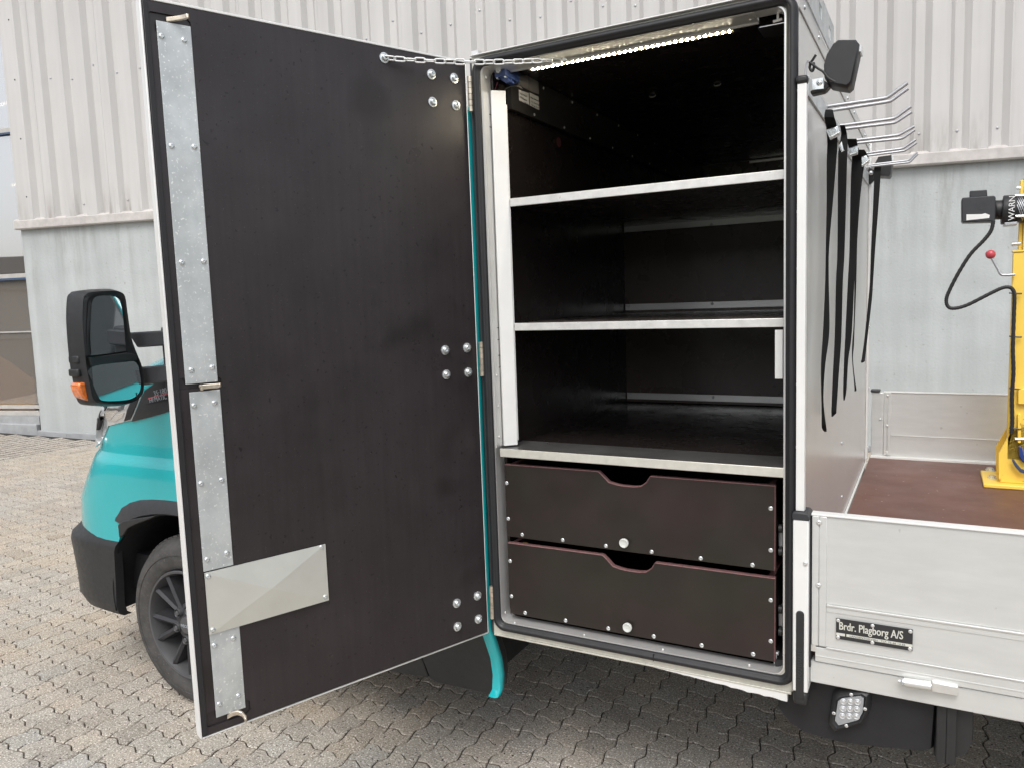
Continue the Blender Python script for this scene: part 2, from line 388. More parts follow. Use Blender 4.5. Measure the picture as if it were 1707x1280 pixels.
# ================================================================== FACTORY BUILDING
bld = thing('factory_building', 'pale grey factory wall with ribbed metal cladding above smooth render, behind the truck', 'building', WL(1.5, 0, 0))
PER = .3195; PH = 5.838 + .0   # a valley (with its screws) is centred here
ZT = 8.5; ZL = 2.77
def clad(t0, t1):
    """trapezoid sheet from t0 to t1: wide crown proud, narrow valley set back"""
    pts = []; k0 = math.floor((t0-PH)/PER)-1
    prof = [(-.038, -.0), (.038, -.0), (.084, .058), (PER-.084, .058)]
    k = k0
    while PH+k*PER < t1+PER:
        for a, n in prof:
            t = PH+k*PER+a
            if t0 < t < t1: pts.append((t, n))
        k += 1
    def nat(t):
        f = (t-PH) % PER
        if f < .038 or f > PER-.038: return 0
        if f < .084: return (f-.038)/.046*.058
        if f > PER-.084: return (PER-.038-f)/.046*.058
        return .058
    pts = [(t0, nat(t0))]+pts+[(t1, nat(t1))]
    mb = MB(); n = len(pts)
    A = [WL(t, .03+q, ZL) for t, q in pts]; B = [WL(t, .03+q, ZT) for t, q in pts]
    A2 = [WL(t, .029+q-.001, ZL) for t, q in pts]; B2 = [WL(t, .029+q-.001, ZT) for t, q in pts]
    mb.add(A+B, [(i, i+1, n+i+1, n+i) for i in range(n-1)])
    mb.add([A[-1], B[-1], WL(pts[-1][0], .03+pts[-1][1]-.006, ZT), WL(pts[-1][0], .03+pts[-1][1]-.006, ZL)], [(0, 1, 2, 3)])
    # thin joint lip where the next sheet overlaps
    return mb.build('cladding_panel', M_clad, bld, smooth=None)
t = PH+.05-PER*31
edges = [-3.86]
k = -31
tt = PH + .105 - PER*30
while tt < 12: 
    if tt > -3.7: edges.append(tt)
    tt += PER*3
for a, b in zip(edges[:-1], edges[1:]): clad(a, b)
for a in edges[1:-1]:   # overlap lip of each sheet on the crown edge
    box('overlap_lip', M_clad, bld, a-.004, a+.010, .0885, .0908, ZL+.002, ZT, WL)
k = -30
while PH+k*PER < 9:
    tq = PH+k*PER
    if tq > -3.7:
        for zz in ((2.93,) if k % 2 == 0 or tq > 4 else ()) + ((4.42,) if k % 3 else (4.55,)) + (6.1,):
            inst('screw', S_clads, WL(tq+random.uniform(-.006, .006), .031, zz+random.uniform(-.03, .03)), WN, bld)
    k += 1
# corner flashing beside the window
mb = MB(); mb.box(-4.055, -3.86, 0, .088, ZL, ZT, WL); mb.build('corner_flashing', M_clad, bld, bevel=.003)
for zz in (3.05, 3.75, 4.45, 5.15, 5.85): inst('screw', shared('flashing_screw', screw_mb(.009, .005, .2), M_dark), WL(-3.9, .089, zz), WN, bld)
# ledge flashing
mb = MB(); A = [WL(-4.13, q, z) for q, z in ((0, 2.80), (.062, 2.79), (.10, 2.762), (.10, 2.672), (.088, 2.660), (0, 2.660))]
B = [WL(12, q, z) for q, z in ((0, 2.80), (.062, 2.79), (.10, 2.762), (.10, 2.672), (.088, 2.660), (0, 2.660))]
mb.prism(A, B); mb.build('ledge', M_led_, bld, smooth=None)
# rendered base wall: a grid with gentle unevenness
mb = MB(); nx, nz_ = 170, 30; t0, t1 = -4.11, 12
import mathutils.noise as mn
def wz(t, f): return .05+f*(2.66-.05)
mb.add([WL(t0+(t1-t0)*i/nx, .012*mn.noise(Vector((i*.35, 3, j*.4)))*(0 if j in (0, nz_) else 1)+.02, wz(0, j/nz_)) for j in range(nz_+1) for i in range(nx+1)],
       [(j*(nx+1)+i, j*(nx+1)+i+1, (j+1)*(nx+1)+i+1, (j+1)*(nx+1)+i) for j in range(nz_) for i in range(nx)])
mb.add([WL(t0, .02, .05), WL(t0, .02, 2.66), WL(t0, -.35, 2.66), WL(t0, -.35, .05)], [(0, 1, 2, 3)])
mb.build('rendered_wall', M_plas, bld, smooth=60)
# plinth kerb
for a, b in ((-10.5, -4.15), (-4.146, -3.69), (-3.687, -2.2), (-2.197, .3), (.303, 4), (4.003, 12)):
    A0, B0 = gh(WL(a, 0, 0).x, 0), gh(WL(b, 0, 0).x, 0)
    mb = MB(); top = .135 if b < -4.1 else .055
    pr = lambda t, g: [WL(t, q, z+g) for q, z in ((-.1, -.1), (.052, -.1), (.052, top*.9), (.044, top), (-.1, top))]
    mb.prism(pr(a, A0), pr(b, B0)); mb.build('plinth_stone', M_plin, bld, smooth=None)
# wall above, roof and unseen bulk of the building
box('roof', M_roof, bld, -11, 12.2, -9, .25, ZT, ZT+.3, WL)
box('rear_block', M_room, bld, -4.0, 12, -9, -.36, -.02, ZT-.01, WL)
box('upper_backing', M_room, bld, -4.0, 12, -.2, .012, 2.7, ZT-.01, WL)
# the room behind the window
box('room_wall', M_room, bld, -11, -4.01, -4.2, -4.1, 0, ZT, WL); box('room_wall', M_room, bld, -11.1, -11, -4.1, -.1, 0, ZT, WL)
box('room_floor', M_room, bld, -11, -4.01, -4.1, -.13, -.05, .3, WL)
# glazing
wf = MB()
for z0, z1 in ((.30, .36), (.385, .43), (3.885, 3.94), (6.4, 6.46)): wf.box(-11, -4.115, -.13, -.06 if z0 > .32 else -.02, z0, z1, WL)
wf.box(-11, -4.115, -.13, -.05, 2.075, 2.13, WL)
for t in (-4.19, -6.4, -8.6, -10.8): wf.box(t, t+.06 if t < -5 else -4.115, -.13, -.075, .43, 8.4, WL)
win = wf.build('window_frame', M_frame, bld, bevel=.003)
box('blue_bead', M_blufr, bld, -11, -4.117, -.058, -.05, 2.05, 2.075, WL); box('blue_bead', M_blufr, bld, -11, -4.117, -.058, -.05, 3.862, 3.885, WL)
box('sill', M_plin, bld, -11, -4.115, -.2, .03, .19, .297, WL)
for z0, z1 in ((.44, 2.07), (2.14, 3.88), (3.95, 6.39), (6.47, 8.4)):
    for a, b in ((-6.33, -4.2), (-8.53, -6.41), (-10.73, -8.61)):
        box('pane', M_glass if z0 > 1 else M_glass2, bld, a, b, -.10, -.094, z0, z1, WL)
box('glazing_bar', M_frame, bld, -11, -4.2, -.09, -.075, 1.375, 1.392, WL)
# lamps inside, above the room
for (a, n, z) in ((-4.75, -.9, 4.55), (-4.9, -1.6, 3.62)):
    o = MB().tube([WL(a, n, z), WL(a-1.3, n-.3, z+.0)], .022, 8).build('fluorescent_tube', M_tube, bld)
tb = thing('tan_board', 'tan folded board leaning inside behind the lower window glass at far left', 'board', WL(-4.9, -.145, .31))
mb = MB(); mb.prism([WL(a, -.135, z) for a, z in ((-5.6, .31), (-4.35, .31), (-4.3, .75), (-4.7, 1.0), (-5.0, 1.15), (-5.35, .85))], [WL(a, -.155, z) for a, z in ((-5.6, .31), (-4.35, .31), (-4.3, .75), (-4.7, 1.0), (-5.0, 1.15), (-5.35, .85))])
mb.build('sheet', M_tan, tb, smooth=None)

# ================================================================== TRUCK
W = .8554; ZTOP = 2.2436; ZBOT = .5803
trk = thing('flatbed_truck', 'teal crew truck with black bumper and aluminium drop-side bed, parked on block paving', 'truck', (-.2, 1.1, 0))
# ---- cab body: horizontal rings lofted upwards
YC = 1.04
RG = [(.345, -2.36), (.36, -2.369), (.62, -2.367), (.655, -2.35), (.70, -2.296), (.79, -2.285), (.84, -2.255), (.90, -2.215), (.96, -2.174), (.985, -2.163), (1.003, -2.153), (1.01, -2.15),
      (1.06, -2.135), (1.115, -2.122), (1.19, -2.075), (1.24, -2.03), (1.30, -1.94), (1.335, -1.86), (1.375, -1.75), (1.41, -1.64), (1.44, -1.55), (1.52, -1.46), (1.70, -1.26), (1.95, -1.0), (2.08, -.86), (2.15, -.72), (2.19, -.55)]
def yin(z): return .035 if z < .5 else .018 if z < .97 else .018+(z-.97)/.035*.020 if z < 1.005 else .038 if z < 1.12 else .038-(z-1.12)/.06*.016 if z < 1.18 else .022+(z-1.18)*.10 + (0 if z < 2.05 else (z-2.05)*1.0)
def ring(z, xf, ins=0., x1=-.03):
    y0 = yin(z)+ins; xs = xf+.42; pts = []
    for i in range(25): pts.append(Vector((x1+(xs-x1)*i/24, y0, z)))
    ny = .5
    for i in range(1, 19):
        t = R_(i*5); e = .8
        pts.append(Vector((xs+(xf+ins-xs)*math.sin(t)**e, y0+ny*(1-math.cos(t)**e), z)))
    pts.append(Vector((xf+ins, YC, z)))
    mir = [Vector((q.x, 2*YC-q.y, q.z)) for q in pts[:-1]][::-1]
    return pts+mir
up = [r for r in RG if r[0] >= .70]; lo_ = [r for r in RG if r[0] <= .70]
mb = MB(); mb.loft([ring(z, x) for z, x in [(.56, -2.29)]+[(.62, -2.294)]+up]); cab = mb.build('cab_body', M_teal, trk, smooth=40)
WX, WY, WR = -1.4166, .0206, .345
def cylY(x, z, r, y0, y1, n=48):
    m_ = MB(); m_.prism([Vector((x+r*math.cos(q*2*math.pi/n), y0, z+r*math.sin(q*2*math.pi/n))) for q in range(n)],
                        [Vector((x+r*math.cos(q*2*math.pi/n), y1, z+r*math.sin(q*2*math.pi/n))) for q in range(n)]); return m_
BV = None
def bvh_of(objs):
    vs, fs = [], []
    for o in objs:
        b = len(vs); wl = WLOC[o.name]; vs += [v.co+wl for v in o.data.vertices]; fs += [tuple(b+i for i in p.vertices) for p in o.data.polygons]
    return BVHTree.FromPolygons(vs, fs)
BVC = bvh_of([cab])
HALF = [(-.455, .30), (-.445, .42), (-.42, .53), (-.385, .62), (-.35, .685), (-.315, .718), (-.26, .745), (-.20, .765), (-.13, .780), (-.06, .788), (0, .790)]
OPEN = [(WX+a, z) for a, z in HALF]+[(WX-a, z) for a, z in HALF[-2::-1]]
def cutp(y0, y1):
    P = [(WX-.455, .2)]+OPEN+[(WX+.455, .2)]
    return MB().prism([Vector((x, y0, z)) for x, z in P], [Vector((x, y1, z)) for x, z in P]).build('cutter', M_dark)
c1 = cutp(-.3, .55); c2 = cutp(2*YC-.55, 2*YC+.3)
mesh_cut(cab, [c1, c2])
# lower skirt under the cab side (black sill) and bumper
mb = MB()
_xe = [(onY(u, v, .01).z, onY(u, v, .01).x) for u, v in ((188.5, 1000), (188, 956), (192, 914), (200, 882))]
def xe(z):
    if z <= _xe[0][0]: return _xe[0][1]
    for (a, b), (c, d) in zip(_xe[:-1], _xe[1:]):
        if z <= c: return b+(d-b)*(z-a)/(c-a)
    return _xe[-1][1]
def bump_ring(z, xf, ins=0.):
    r = ring(z, xf, ins); n = len(r)
    # keep only the stretch in front of the wheel arch
    keep = [Vector((max(-10, q.x), q.y-(.012 if q.y < .6 else 0), q.z)) for q in r if q.x < xe(z)-.01]
    return keep
bz = [(.30, -2.30, .03), (.318, -2.345, .008), (.357, -2.369, 0), (.45, -2.374, 0), (.60, -2.370, 0), (.622, -2.365, .002), (.640, -2.352, .012), (.665, -2.33, .02), (.70, -2.30, .035)]
r0 = [bump_ring(z, x, i) for z, x, i in bz]; nmin = min(len(r) for r in r0)
def resamp(r, n):
    L_ = [0]
    for a, b in zip(r[:-1], r[1:]): L_.append(L_[-1]+(b-a).length)
    out = []
    for k in range(n):
        s = L_[-1]*k/(n-1); i = 0
        while i < len(L_)-2 and L_[i+1] < s: i += 1
        f = (s-L_[i])/max(1e-9, L_[i+1]-L_[i]); out.append(r[i].lerp(r[i+1], min(1, f)))
    return out
rings = [resamp([Vector((xe(r[0].z), r[0].y, r[0].z))]+r+[Vector((xe(r[0].z), r[-1].y, r[-1].z))], 90) for r in r0]
mb.loft(rings, closed=False, caps=False)
inner = [[q+(Vector((-1.7, YC, q.z))-q).normalized()*.035 for q in r] for r in rings]
mb.loft(inner, closed=False, caps=False)
for A_, B_ in ((rings, inner),):
    n = len(bz)
    for k in (0, 89):
        mb.add([r[k] for r in A_]+[r[k] for r in B_], [(i, i+1, n+i+1, n+i) for i in range(n-1)])
    mb.add(A_[0]+B_[0], [(i, i+1, 90+i+1, 90+i) for i in range(89)]); mb.add(A_[-1]+B_[-1], [(i, i+1, 90+i+1, 90+i) for i in range(89)])
bumper = mb.build('front_bumper', M_trim, trk, smooth=45)
# wheel housing
mb = MB(); nn = 28
arc = lambda r, y: [Vector((WX+1.05*r*math.cos(a), y, .40+.94*r*math.sin(a))) for a in [math.pi*(-.055+1.11*k/nn) for k in range(nn+1)]]
mb.loft([arc(.425, .02), arc(.425, .55)], closed=False, caps=False); mb.add(arc(.43, .54), [tuple(range(nn+1))])
mb.box(-1.02, -.985, .06, .5, .345, .70)
mb.build('wheel_housing', M_dark, trk, smooth=40)
mb = MB(); mb.tube([(WX-.1, .30, .50), (WX-.12, .34, .72)], .05, 12); mb.tube([(WX+.02, .33, .72), (WX-.25, .33, .66), (WX-.34, .33, .5)], .03, 8); mb.box(WX-.3, WX+.1, .42, .46, .3, .75)
mb.build('suspension_strut', M_grey, trk)
# wheel arch flare: black band following the arch
def arch_pts(r0, r1, dy):
    out = []
    for k in range(29):
        a = math.pi*(-.02+ 1.0*k/28); out.append((a))
    return out
mb = MB(); R1 = []
FL = [(-.395, .727, .733, .1), (-.345, .716, .766, .6), (-.315, .718, .792, .9), (-.26, .742, .820, 1), (-.20, .762, .837, 1), (-.13, .777, .846, 1), (-.06, .786, .850, 1), (0, .788, .851, 1)]
FL = FL+[(-a, b, c, d) for a, b, c, d in FL[-2::-1]]+[(.405, .645, .70, .8), (.425, .56, .575, .1)]
for (a, zi, zo, g) in FL:
    x = WX+a; dn = Vector((a*.5, 0, zi-.44)).normalized(); h = (zo-zi)
    def q(f, y): return Vector((x+dn.x*h*f*.6, .022+y, zi+h*f))
    R1.append([q(0, .05), q(-.02, -.004*g), q(.12, -.016*g-.001), q(.75, -.010*g-.001), q(1.0, -.001), q(1.0, .05)])
mb.loft(R1, True, True); mb.build('wheel_arch_flare', M_grey, trk, smooth=50)
# sill and lower cab side
def onT(u, v):
    d = ray(u, v); # plane y = .036 + (.57-z)*.27
    k = (.036+.57*.27-CAM.y-CAM.z*.27)/(d.y+d.z*.27); return CAM+d*k
def tprism(px, name):
    A = [onT(*q) for q in px]; return MB().prism(A, [q+Vector((0, .06, 0)) for q in A]).build(name, M_trim, trk, bevel=.004)
tprism(((824, 1159), (790, 1151), (729, 1137.7), (717, 1131), (704, 1098), (700, 1050), (812, 1030), (819, 1068), (829, 1098), (832.5, 1126), (831, 1150)), 'sill_cladding')
tprism(((714, 1129), (638, 1117), (560, 1105), (556, 1060), (697, 1050), (702, 1096)), 'sill_cladding'); x9 = onT(560, 1105).x
mb = MB(); mb.box(-.98, x9-.004, .07, .13, .37, .56); mb.build('sill_cladding', M_trim, trk, bevel=.006)
box('cab_floor', M_dark, trk, -2.0, -.05, .12, 1.96, .40, .555)
# teal rear corner post of the cab, curling under
cl = [(784.5, 185), (793, 400), (803, 700), (815.5, 985), (819.5, 1050), (826, 1068), (835, 1096), (839, 1124), (838, 1148), (832, 1160)]
ring_ = []
for i, (u, v) in enumerate(cl):
    c = onX(u, v, -.010); wd = .017 if i < 4 else .014
    ring_.append([c+Vector((-.03, -wd, 0)), c+Vector((-.006, -wd-.001, 0)), c+Vector((0, -wd+.006, 0)), c+Vector((0, wd-.004, 0)), c+Vector((-.004, wd, 0)), c+Vector((-.03, wd, 0))])
A = [onY(u, v, .004) for u, v in ((196, 874), (204, 868), (222, 864), (245, 861), (262, 858), (245, 866), (226, 873), (212, 880), (204, 892), (198, 896))]; MB().prism(A, [q+Vector((0, .05, 0)) for q in A]).build('bumper_return', M_trim, trk, bevel=.004)
MB().loft(ring_, True, True).build('rear_corner_seam', M_teal, trk, smooth=50)
# patches that lie on the cab surface (each with its own thickness)
def patch(name, px, m_, par, off=.004, step=7, label=None, src=None):
    bv = src or BVC
    from mathutils.geometry import delaunay_2d_cdt
    P2 = [Vector(q) for q in px]
    # densify the outline
    ol = []
    for a, b in zip(P2, P2[1:]+P2[:1]):
        k = max(1, int((b-a).length/step)); ol += [a.lerp(b, i/k) for i in range(k)]
    def inside(p):
        c = False
        for a, b in zip(ol, ol[1:]+ol[:1]):
            if (a.y > p.y) != (b.y > p.y) and p.x < (b.x-a.x)*(p.y-a.y)/(b.y-a.y)+a.x: c = not c
        return c
    x0, x1 = min(p.x for p in ol), max(p.x for p in ol); y0, y1 = min(p.y for p in ol), max(p.y for p in ol)
    ins_ = []
    y = y0+step/2
    while y < y1:
        x = x0+step/2
        while x < x1:
            q = Vector((x, y))
            if inside(q) and min((q-o).length for o in ol) > step*.45: ins_.append(q)
            x += step
        y += step
    n = len(ol); vv, ee, ff, *_ = delaunay_2d_cdt(ol+ins_, [(i, (i+1) % n) for i in range(n)], [], 1, .001)
    top, bot = [], []
    for q in vv:
        d = ray(q.x, q.y).normalized(); h, nr, _i, _d = bv.ray_cast(CAM, d)
        if h is None: h = onY(q.x, q.y, .05); nr = Vector((0, -1, 0))
        if nr.dot(d) > 0: nr = -nr
        top.append(h+nr*off); bot.append(h-nr*.004)
    n2 = len(vv); mb = MB(); mb.add(top+bot, [tuple(f) for f in ff]+[tuple(n2+i for i in f)[::-1] for f in ff])
    # rim
    cnt = {}
    for f in ff:
        for a, b in zip(f, f[1:]+f[:1]): cnt[(a, b)] = 1
    mb.add(top+bot, [(b, a, n2+a, n2+b) for (a, b) in cnt if (b, a) not in cnt])
    return mb.build(name, m_, par, smooth=40, label=label)
patch('fender_trim', [(221, 702), (231, 680), (243, 651), (263, 637), (300, 636), (330, 640), (330, 676), (285, 685), (252, 694), (222, 701.5)], M_trim, trk, .006)
hd = patch('headlight', [(172, 733), (160, 745), (163, 697), (168, 683), (176, 672), (205, 655), (240, 647), (236, 663), (221, 699), (200, 704), (182, 709), (177, 722)], M_lens, trk, .004)
patch('reflector_bar', [(176, 690), (184, 678), (211, 674), (209, 682), (196, 686), (184, 702)], M_chrome, hd, .007, 4)
patch('reflector_bar', [(187, 700), (196, 690), (209, 686), (206, 694), (194, 701)], M_chrome, hd, .007, 4)
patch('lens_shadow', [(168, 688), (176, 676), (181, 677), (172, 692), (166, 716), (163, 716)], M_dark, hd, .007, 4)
patch('lens_bezel', [(209, 701), (214, 684), (220, 670), (234, 662), (229, 676), (219, 698)], M_dark, hd, .007, 4)
# badge: "35.180" over "HI-MATIC"
bd = patch('model_badge', [(245, 674), (251, 661), (256, 653), (300, 640), (330, 636), (330, 655), (285, 664.5)], M_sign, trk, .009, 6)
patch('badge_stripe', [(251.3, 662.5), (300, 650.5), (330, 644), (330, 646), (300, 652.8), (250.5, 665)], M_badred, bd, .011, 4)
def btext(s, px, py, size, xs, m_, dxy):
    a = onY(px, py, .006); b = onY(px+dxy[0], py+dxy[1], .006)
    text(s, size, 'badge_lettering', m_, bd, a, b-a, Vector((0, 0, 1)), xs, .0008)
btext('35·180', 257, 660.5, .030, .95, M_badge, (30, -8)); btext('HI·MATIC', 249.5, 671, .026, .95, M_badge, (30, -7))
# side window, windscreen, door joint
for yy, sg_ in ((0, 1), (2*YC, -1)):
    def SW(x, z, d): return Vector((x, yy+sg_*(yin(z)-d), z))
    wp = [(-1.36, 1.33), (-1.20, 1.36), (-.22, 1.36), (-.18, 1.42), (-.20, 1.90), (-.26, 1.95), (-.86, 1.95), (-.95, 1.92)]
    MB().prism([SW(x, z, .0055) for x, z in wp], [SW(x, z, -.004) for x, z in wp]).build('side_window', M_wind, trk, smooth=None)
    for x in (-.60,): MB().prism([SW(x+a, z, .0065) for a, z in ((0, 1.35), (.045, 1.35), (.045, 1.95), (0, 1.95))], [SW(x+a, z, .002) for a, z in ((0, 1.35), (.045, 1.35), (.045, 1.95), (0, 1.95))]).build('window_pillar', M_trim, trk)
    MB().prism([SW(x, z, .0035) for x, z in ((-1.02, .60), (-1.016, .60), (-1.016, 1.32), (-1.02, 1.32))], [SW(x, z, .0) for x, z in ((-1.02, .60), (-1.016, .60), (-1.016, 1.32), (-1.02, 1.32))]).build('door_gap', M_dark, trk)
mb = MB(); 
wsr = [(1.52, -1.46), (1.70, -1.26), (1.95, -1.0), (2.05, -.89)]
mb.loft([[Vector((x-.012, .30+(z-1.5)*.1+.0*k, z)) if k == 0 else Vector((x-.018, .30+(2*YC-.6)*k/10, z)) for k in range(11)] for z, x in wsr], False, False)
mb.loft([[Vector((x+.01, .30+(2*YC-.6)*k/10, z)) for k in range(11)] for z, x in wsr], False, False)
mb.build('windscreen', M_wind, trk)
# far-side window and grille for other viewpoints
box('grille', M_dark, trk, -2.20, -2.135, .62, 1.46, .78, 1.05, bevel=.01)
box('far_headlight', M_lens, trk, -2.02, -1.96, 1.84, 1.98, .98, 1.10, bevel=.02)
# door gap of the cab, and handle
box('door_handle', M_trim, trk, -.42, -.26, .002, .03, 1.02, 1.06, bevel=.008)
# ---- door mirror on two arms
mir = struct(MB().box(0, .001, 0, .001, 0, .001).build('x', M_trim)) if False else None
MX = -1.40
fo = [(137, 500), (142, 490), (152, 486), (185, 484), (200, 486), (208, 494), (212, 520), (218, 560), (226, 585), (236, 610), (240, 635), (238, 655), (228, 668), (208, 674), (172, 674), (155, 668), (148, 640), (141, 600), (136, 540)]
def smoothpx(P, n=4):
    K = len(P); out = []
    for i in range(K):
        p0, p1, p2, p3 = (Vector(P[(i+j) % K]) for j in (-1, 0, 1, 2))
        for k in range(n):
            t = k/n; q = .5*((2*p1)+(-p0+p2)*t+(2*p0-5*p1+4*p2-p3)*t*t+(-p0+3*p1-3*p2+p3)*t*t*t); out.append((q.x, q.y))
    return out
F = [onX(u, v, MX) for u, v in smoothpx(fo)]; cF = sum(F, Vector())/len(F)
def shr(pts, c, k, dx): return [c+(p-c)*k+Vector((dx, 0, 0)) for p in pts]
mb = MB()
mb.loft([shr(F, cF, .93, -.012), shr(F, cF, .985, .003), shr(F, cF, 1.0, -.006), shr(F, cF, 1.03, -.035), [p+Vector((0, -.008, 0)) for p in shr(F, cF, 1.02, -.07)], shr(F, cF, .88, -.105), shr(F, cF, .5, -.12)], True, True)
mirror = mb.build('door_mirror', M_trim, trk, smooth=60)
def mpoly(px, x0, x1, name, m_, par, bevel=0):
    A = [onX(u, v, x0) for u, v in px]; B = [q+Vector((x1-x0, 0, 0)) for q in A]
    return MB().prism(A, B).build(name, m_, par, bevel=bevel, smooth=None)
up_px = [(148.5, 522), (150, 503), (158, 493), (180, 491), (197, 495), (205, 510), (210, 545), (213, 575), (214, 586), (208, 588), (152, 595), (149, 590), (147, 555)]
lo_px = [(152, 612), (210, 602), (228, 603), (233, 622), (234, 640), (230, 655), (220, 664), (205, 668), (172, 669), (163, 660), (155, 635)]
# glass panes are tilted a little outward, as mirrors are
def tilt(px, name, ty, tz):
    A = [onX(u, v, MX+.004) for u, v in smoothpx(px)]; c = sum(A, Vector())/len(A); A = [c+(q-c)*.955 for q in A]
    A = [q+Vector(((q.y-c.y)*ty+(q.z-c.z)*tz, 0, 0)) for q in A]; B = [q+Vector((-.02, 0, 0)) for q in A]
    return MB().prism(A, B).build(name, M_mirr, mirror, smooth=None)
tilt(up_px, 'mirror_glass', -.10, .02); tilt(lo_px, 'mirror_glass', .10, -.10)
mpoly([(149, 596), (214, 588), (230, 592), (230, 601), (210, 602), (152, 611)], MX+.003, MX-.03, 'divider_bar', M_trim, mirror, .003)
A = [onX(u, v, MX-.02) for u, v in smoothpx(((134, 639), (145, 637), (152, 638), (156, 649), (165, 665), (151, 668), (141, 662), (136, 651)), 2)]
B = [q+Vector((-.06, .0, 0)) for q in A]; MB().prism([q+Vector((.0, -.006, 0)) for q in A], B).build('turn_indicator', M_amber, mirror, bevel=.006)
for vv in (560, 600, 622):
    q = onX(128.5, vv, MX-.03); MB().box(q.x-.05, q.x+.004, q.y-.001, q.y+.014, q.z-.013, q.z+.013).build('housing_rib', M_trim, mirror, bevel=.005)
A = [onX(u, v, MX-.03) for u, v in ((217, 556), (232, 552), (236, 576), (229, 580), (222, 574))]
for nm, pts in (('mirror_arm', [(212, 555), (274, 551), (292, 550), (292, 576), (270, 577), (228, 580)]), ('mirror_arm', [(222, 613), (240, 612), (292, 606), (292, 634), (270, 637), (226, 644)])):
    A = [onY(u, v, -.06) for u, v in pts]; MB().prism(A, [q+Vector((0, .05, 0)) for q in A]).build(nm, M_grey, mirror, bevel=.006)
mb = MB(); mb.box(-1.36, -1.24, -.03, .05, 1.28, 1.52); mb.build('mirror_base', M_grey, trk, bevel=.01)
# ---- wheels
def make_wheel(par, x, y, side=-1, name='wheel', inner=False):
    """y = outer face; side -1 faces the camera"""
    c = Vector((x, y, WR)); ax = Vector((0, side, 0)); hub = MB()
    T = MB(); T.lathe([(.222, -.012), (.232, -.004), (.262, .004), (.300, .002), (.322, -.012), (.336, -.030), (.3445, -.046), (.345, -.085), (.345, -.150), (.343, -.185), (.33, -.205), (.29, -.222), (.24, -.215), (.222, -.2)], 72, c, ax, caps=False)
    ty = T.build(name, M_tyre, par, smooth=40)
    # tread blocks
    tr = MB(); e1, e2 = Vector((1, 0, 0)), Vector((0, 0, 1))
    for k in range(66):
        a = 2*math.pi*k/66
        for (h0, h1, sh) in ((-.050, -.083, 0), (-.090, -.116, .5), (-.121, -.147, 0), (-.153, -.186, .5)):
            aa = a+sh*2*math.pi/66
            d = e1*math.cos(aa)+e2*math.sin(aa); tg = -e1*math.sin(aa)+e2*math.cos(aa)
            fn = lambda p, q, r: c+ax*(q)+d*r+tg*(p+(q+.118)*.1)
            tr.box(-.0125, .0125, h1, h0, .340, .3505, fn)
    o = tr.build('tread_blocks', M_tyre, ty, smooth=None); o['kind'] = 'stuff'
    # sidewall rib ring
    rb = MB(); rb.tube([c+ax*.0035+(e1*math.cos(a*math.pi/24)+e2*math.sin(a*math.pi/24))*.283 for a in range(48)], .0022, 5, closed=True); rb.build('sidewall_rib', M_tyre, ty)
    Rm = MB(); Rm.lathe([(.222, .0), (.218, .006), (.211, .004), (.205, -.012), (.196, -.05), (.19, -.11), (.19, -.16)], 64, c, ax, caps=False)
    Rm.build('rim', M_rimw, ty, smooth=50)
    box_ = MB(); box_.lathe([(.192, -.13), (.06, -.12)], 40, c, ax, caps=False); box_.lathe([(.15, -.10), (.15, -.115), (.05, -.115)], 32, c, ax, caps=False); box_.build('brake_disc', M_dark, ty)
    for k in range(6):
        for s in (-1, 1):
            a0 = 2*math.pi*(k+.22)/6 + s*.095; a1 = 2*math.pi*(k+.22)/6 + s*.235
            d0 = e1*math.cos(a0)+e2*math.sin(a0); d1 = e1*math.cos(a1)+e2*math.sin(a1); tg = (-e1*math.sin(a1)+e2*math.cos(a1))
            p0 = c+d0*.055+ax*(-.012); p1 = c+d1*.213+ax*(-.006)
            secA = [(-.014, -.045), (-.010, .0), (.0, .007), (.010, .0), (.014, -.045)]; secB = [(-.020, -.06), (-.012, -.004), (0, .004), (.012, -.004), (.020, -.06)]
            sp = MB(); sp.prism([p0+tg*a+ax*b for a, b in secA], [p1+tg*a+ax*b for a, b in secB]); sp.build('spoke', M_rim, ty, smooth=None)
    hb = MB(); hb.lathe([(.085, -.05), (.082, -.02), (.070, -.012), (.050, -.010)], 40, c, ax, caps=True); hb.build('hub', M_rim, ty)
    for k in range(6):
        a = 2*math.pi*(k+.31)/6; d = e1*math.cos(a)+e2*math.sin(a)
        n_ = MB(); n_.lathe([(.018, -.012), (.0185, -.002), (.0165, .002), (.014, -.002), (.0135, -.012)], 18, c+d*.064, ax, caps=False)
        n_.lathe([(.0105, -.014), (.0105, .002), (.008, .005), (.0001, .005)], 6, c+d*.064, ax, caps=False); n_.build('wheel_nut', [M_rimw], ty, smooth=30)
    cp = MB(); cp.lathe([(.034, -.012), (.034, .0), (.031, .004), (.0001, .005)], 28, c, ax, caps=False); cap = cp.build('hub_cap', M_rimw, ty)
    text('IVECO', .016, 'hub_lettering', M_badge, cap if False else ty, c+ax*.0055+Vector((.027*side*-1*-1, 0, -.005)) if False else c+ax*.0062+Vector((-.025, 0, -.006)), Vector((1, 0, 0)), Vector((0, 0, 1)), .95, .0006)
    return ty
make_wheel(trk, WX, WY, -1)
def plain_wheel(x, y, side):
    c = Vector((x, y, WR)); ax = Vector((0, side, 0))
    T = MB(); T.lathe([(.222, -.012), (.262, .004), (.322, -.012), (.345, -.046), (.345, -.18), (.29, -.2), (.2, -.2)], 48, c, ax, caps=False); t_ = T.build('wheel', M_tyre, trk)
    MB().lathe([(.222, 0), (.2, -.02), (.18, -.08), (.07, -.06), (.07, -.02), (.0001, -.02)], 36, c, ax, caps=False).build('rim', M_rimw, t_)
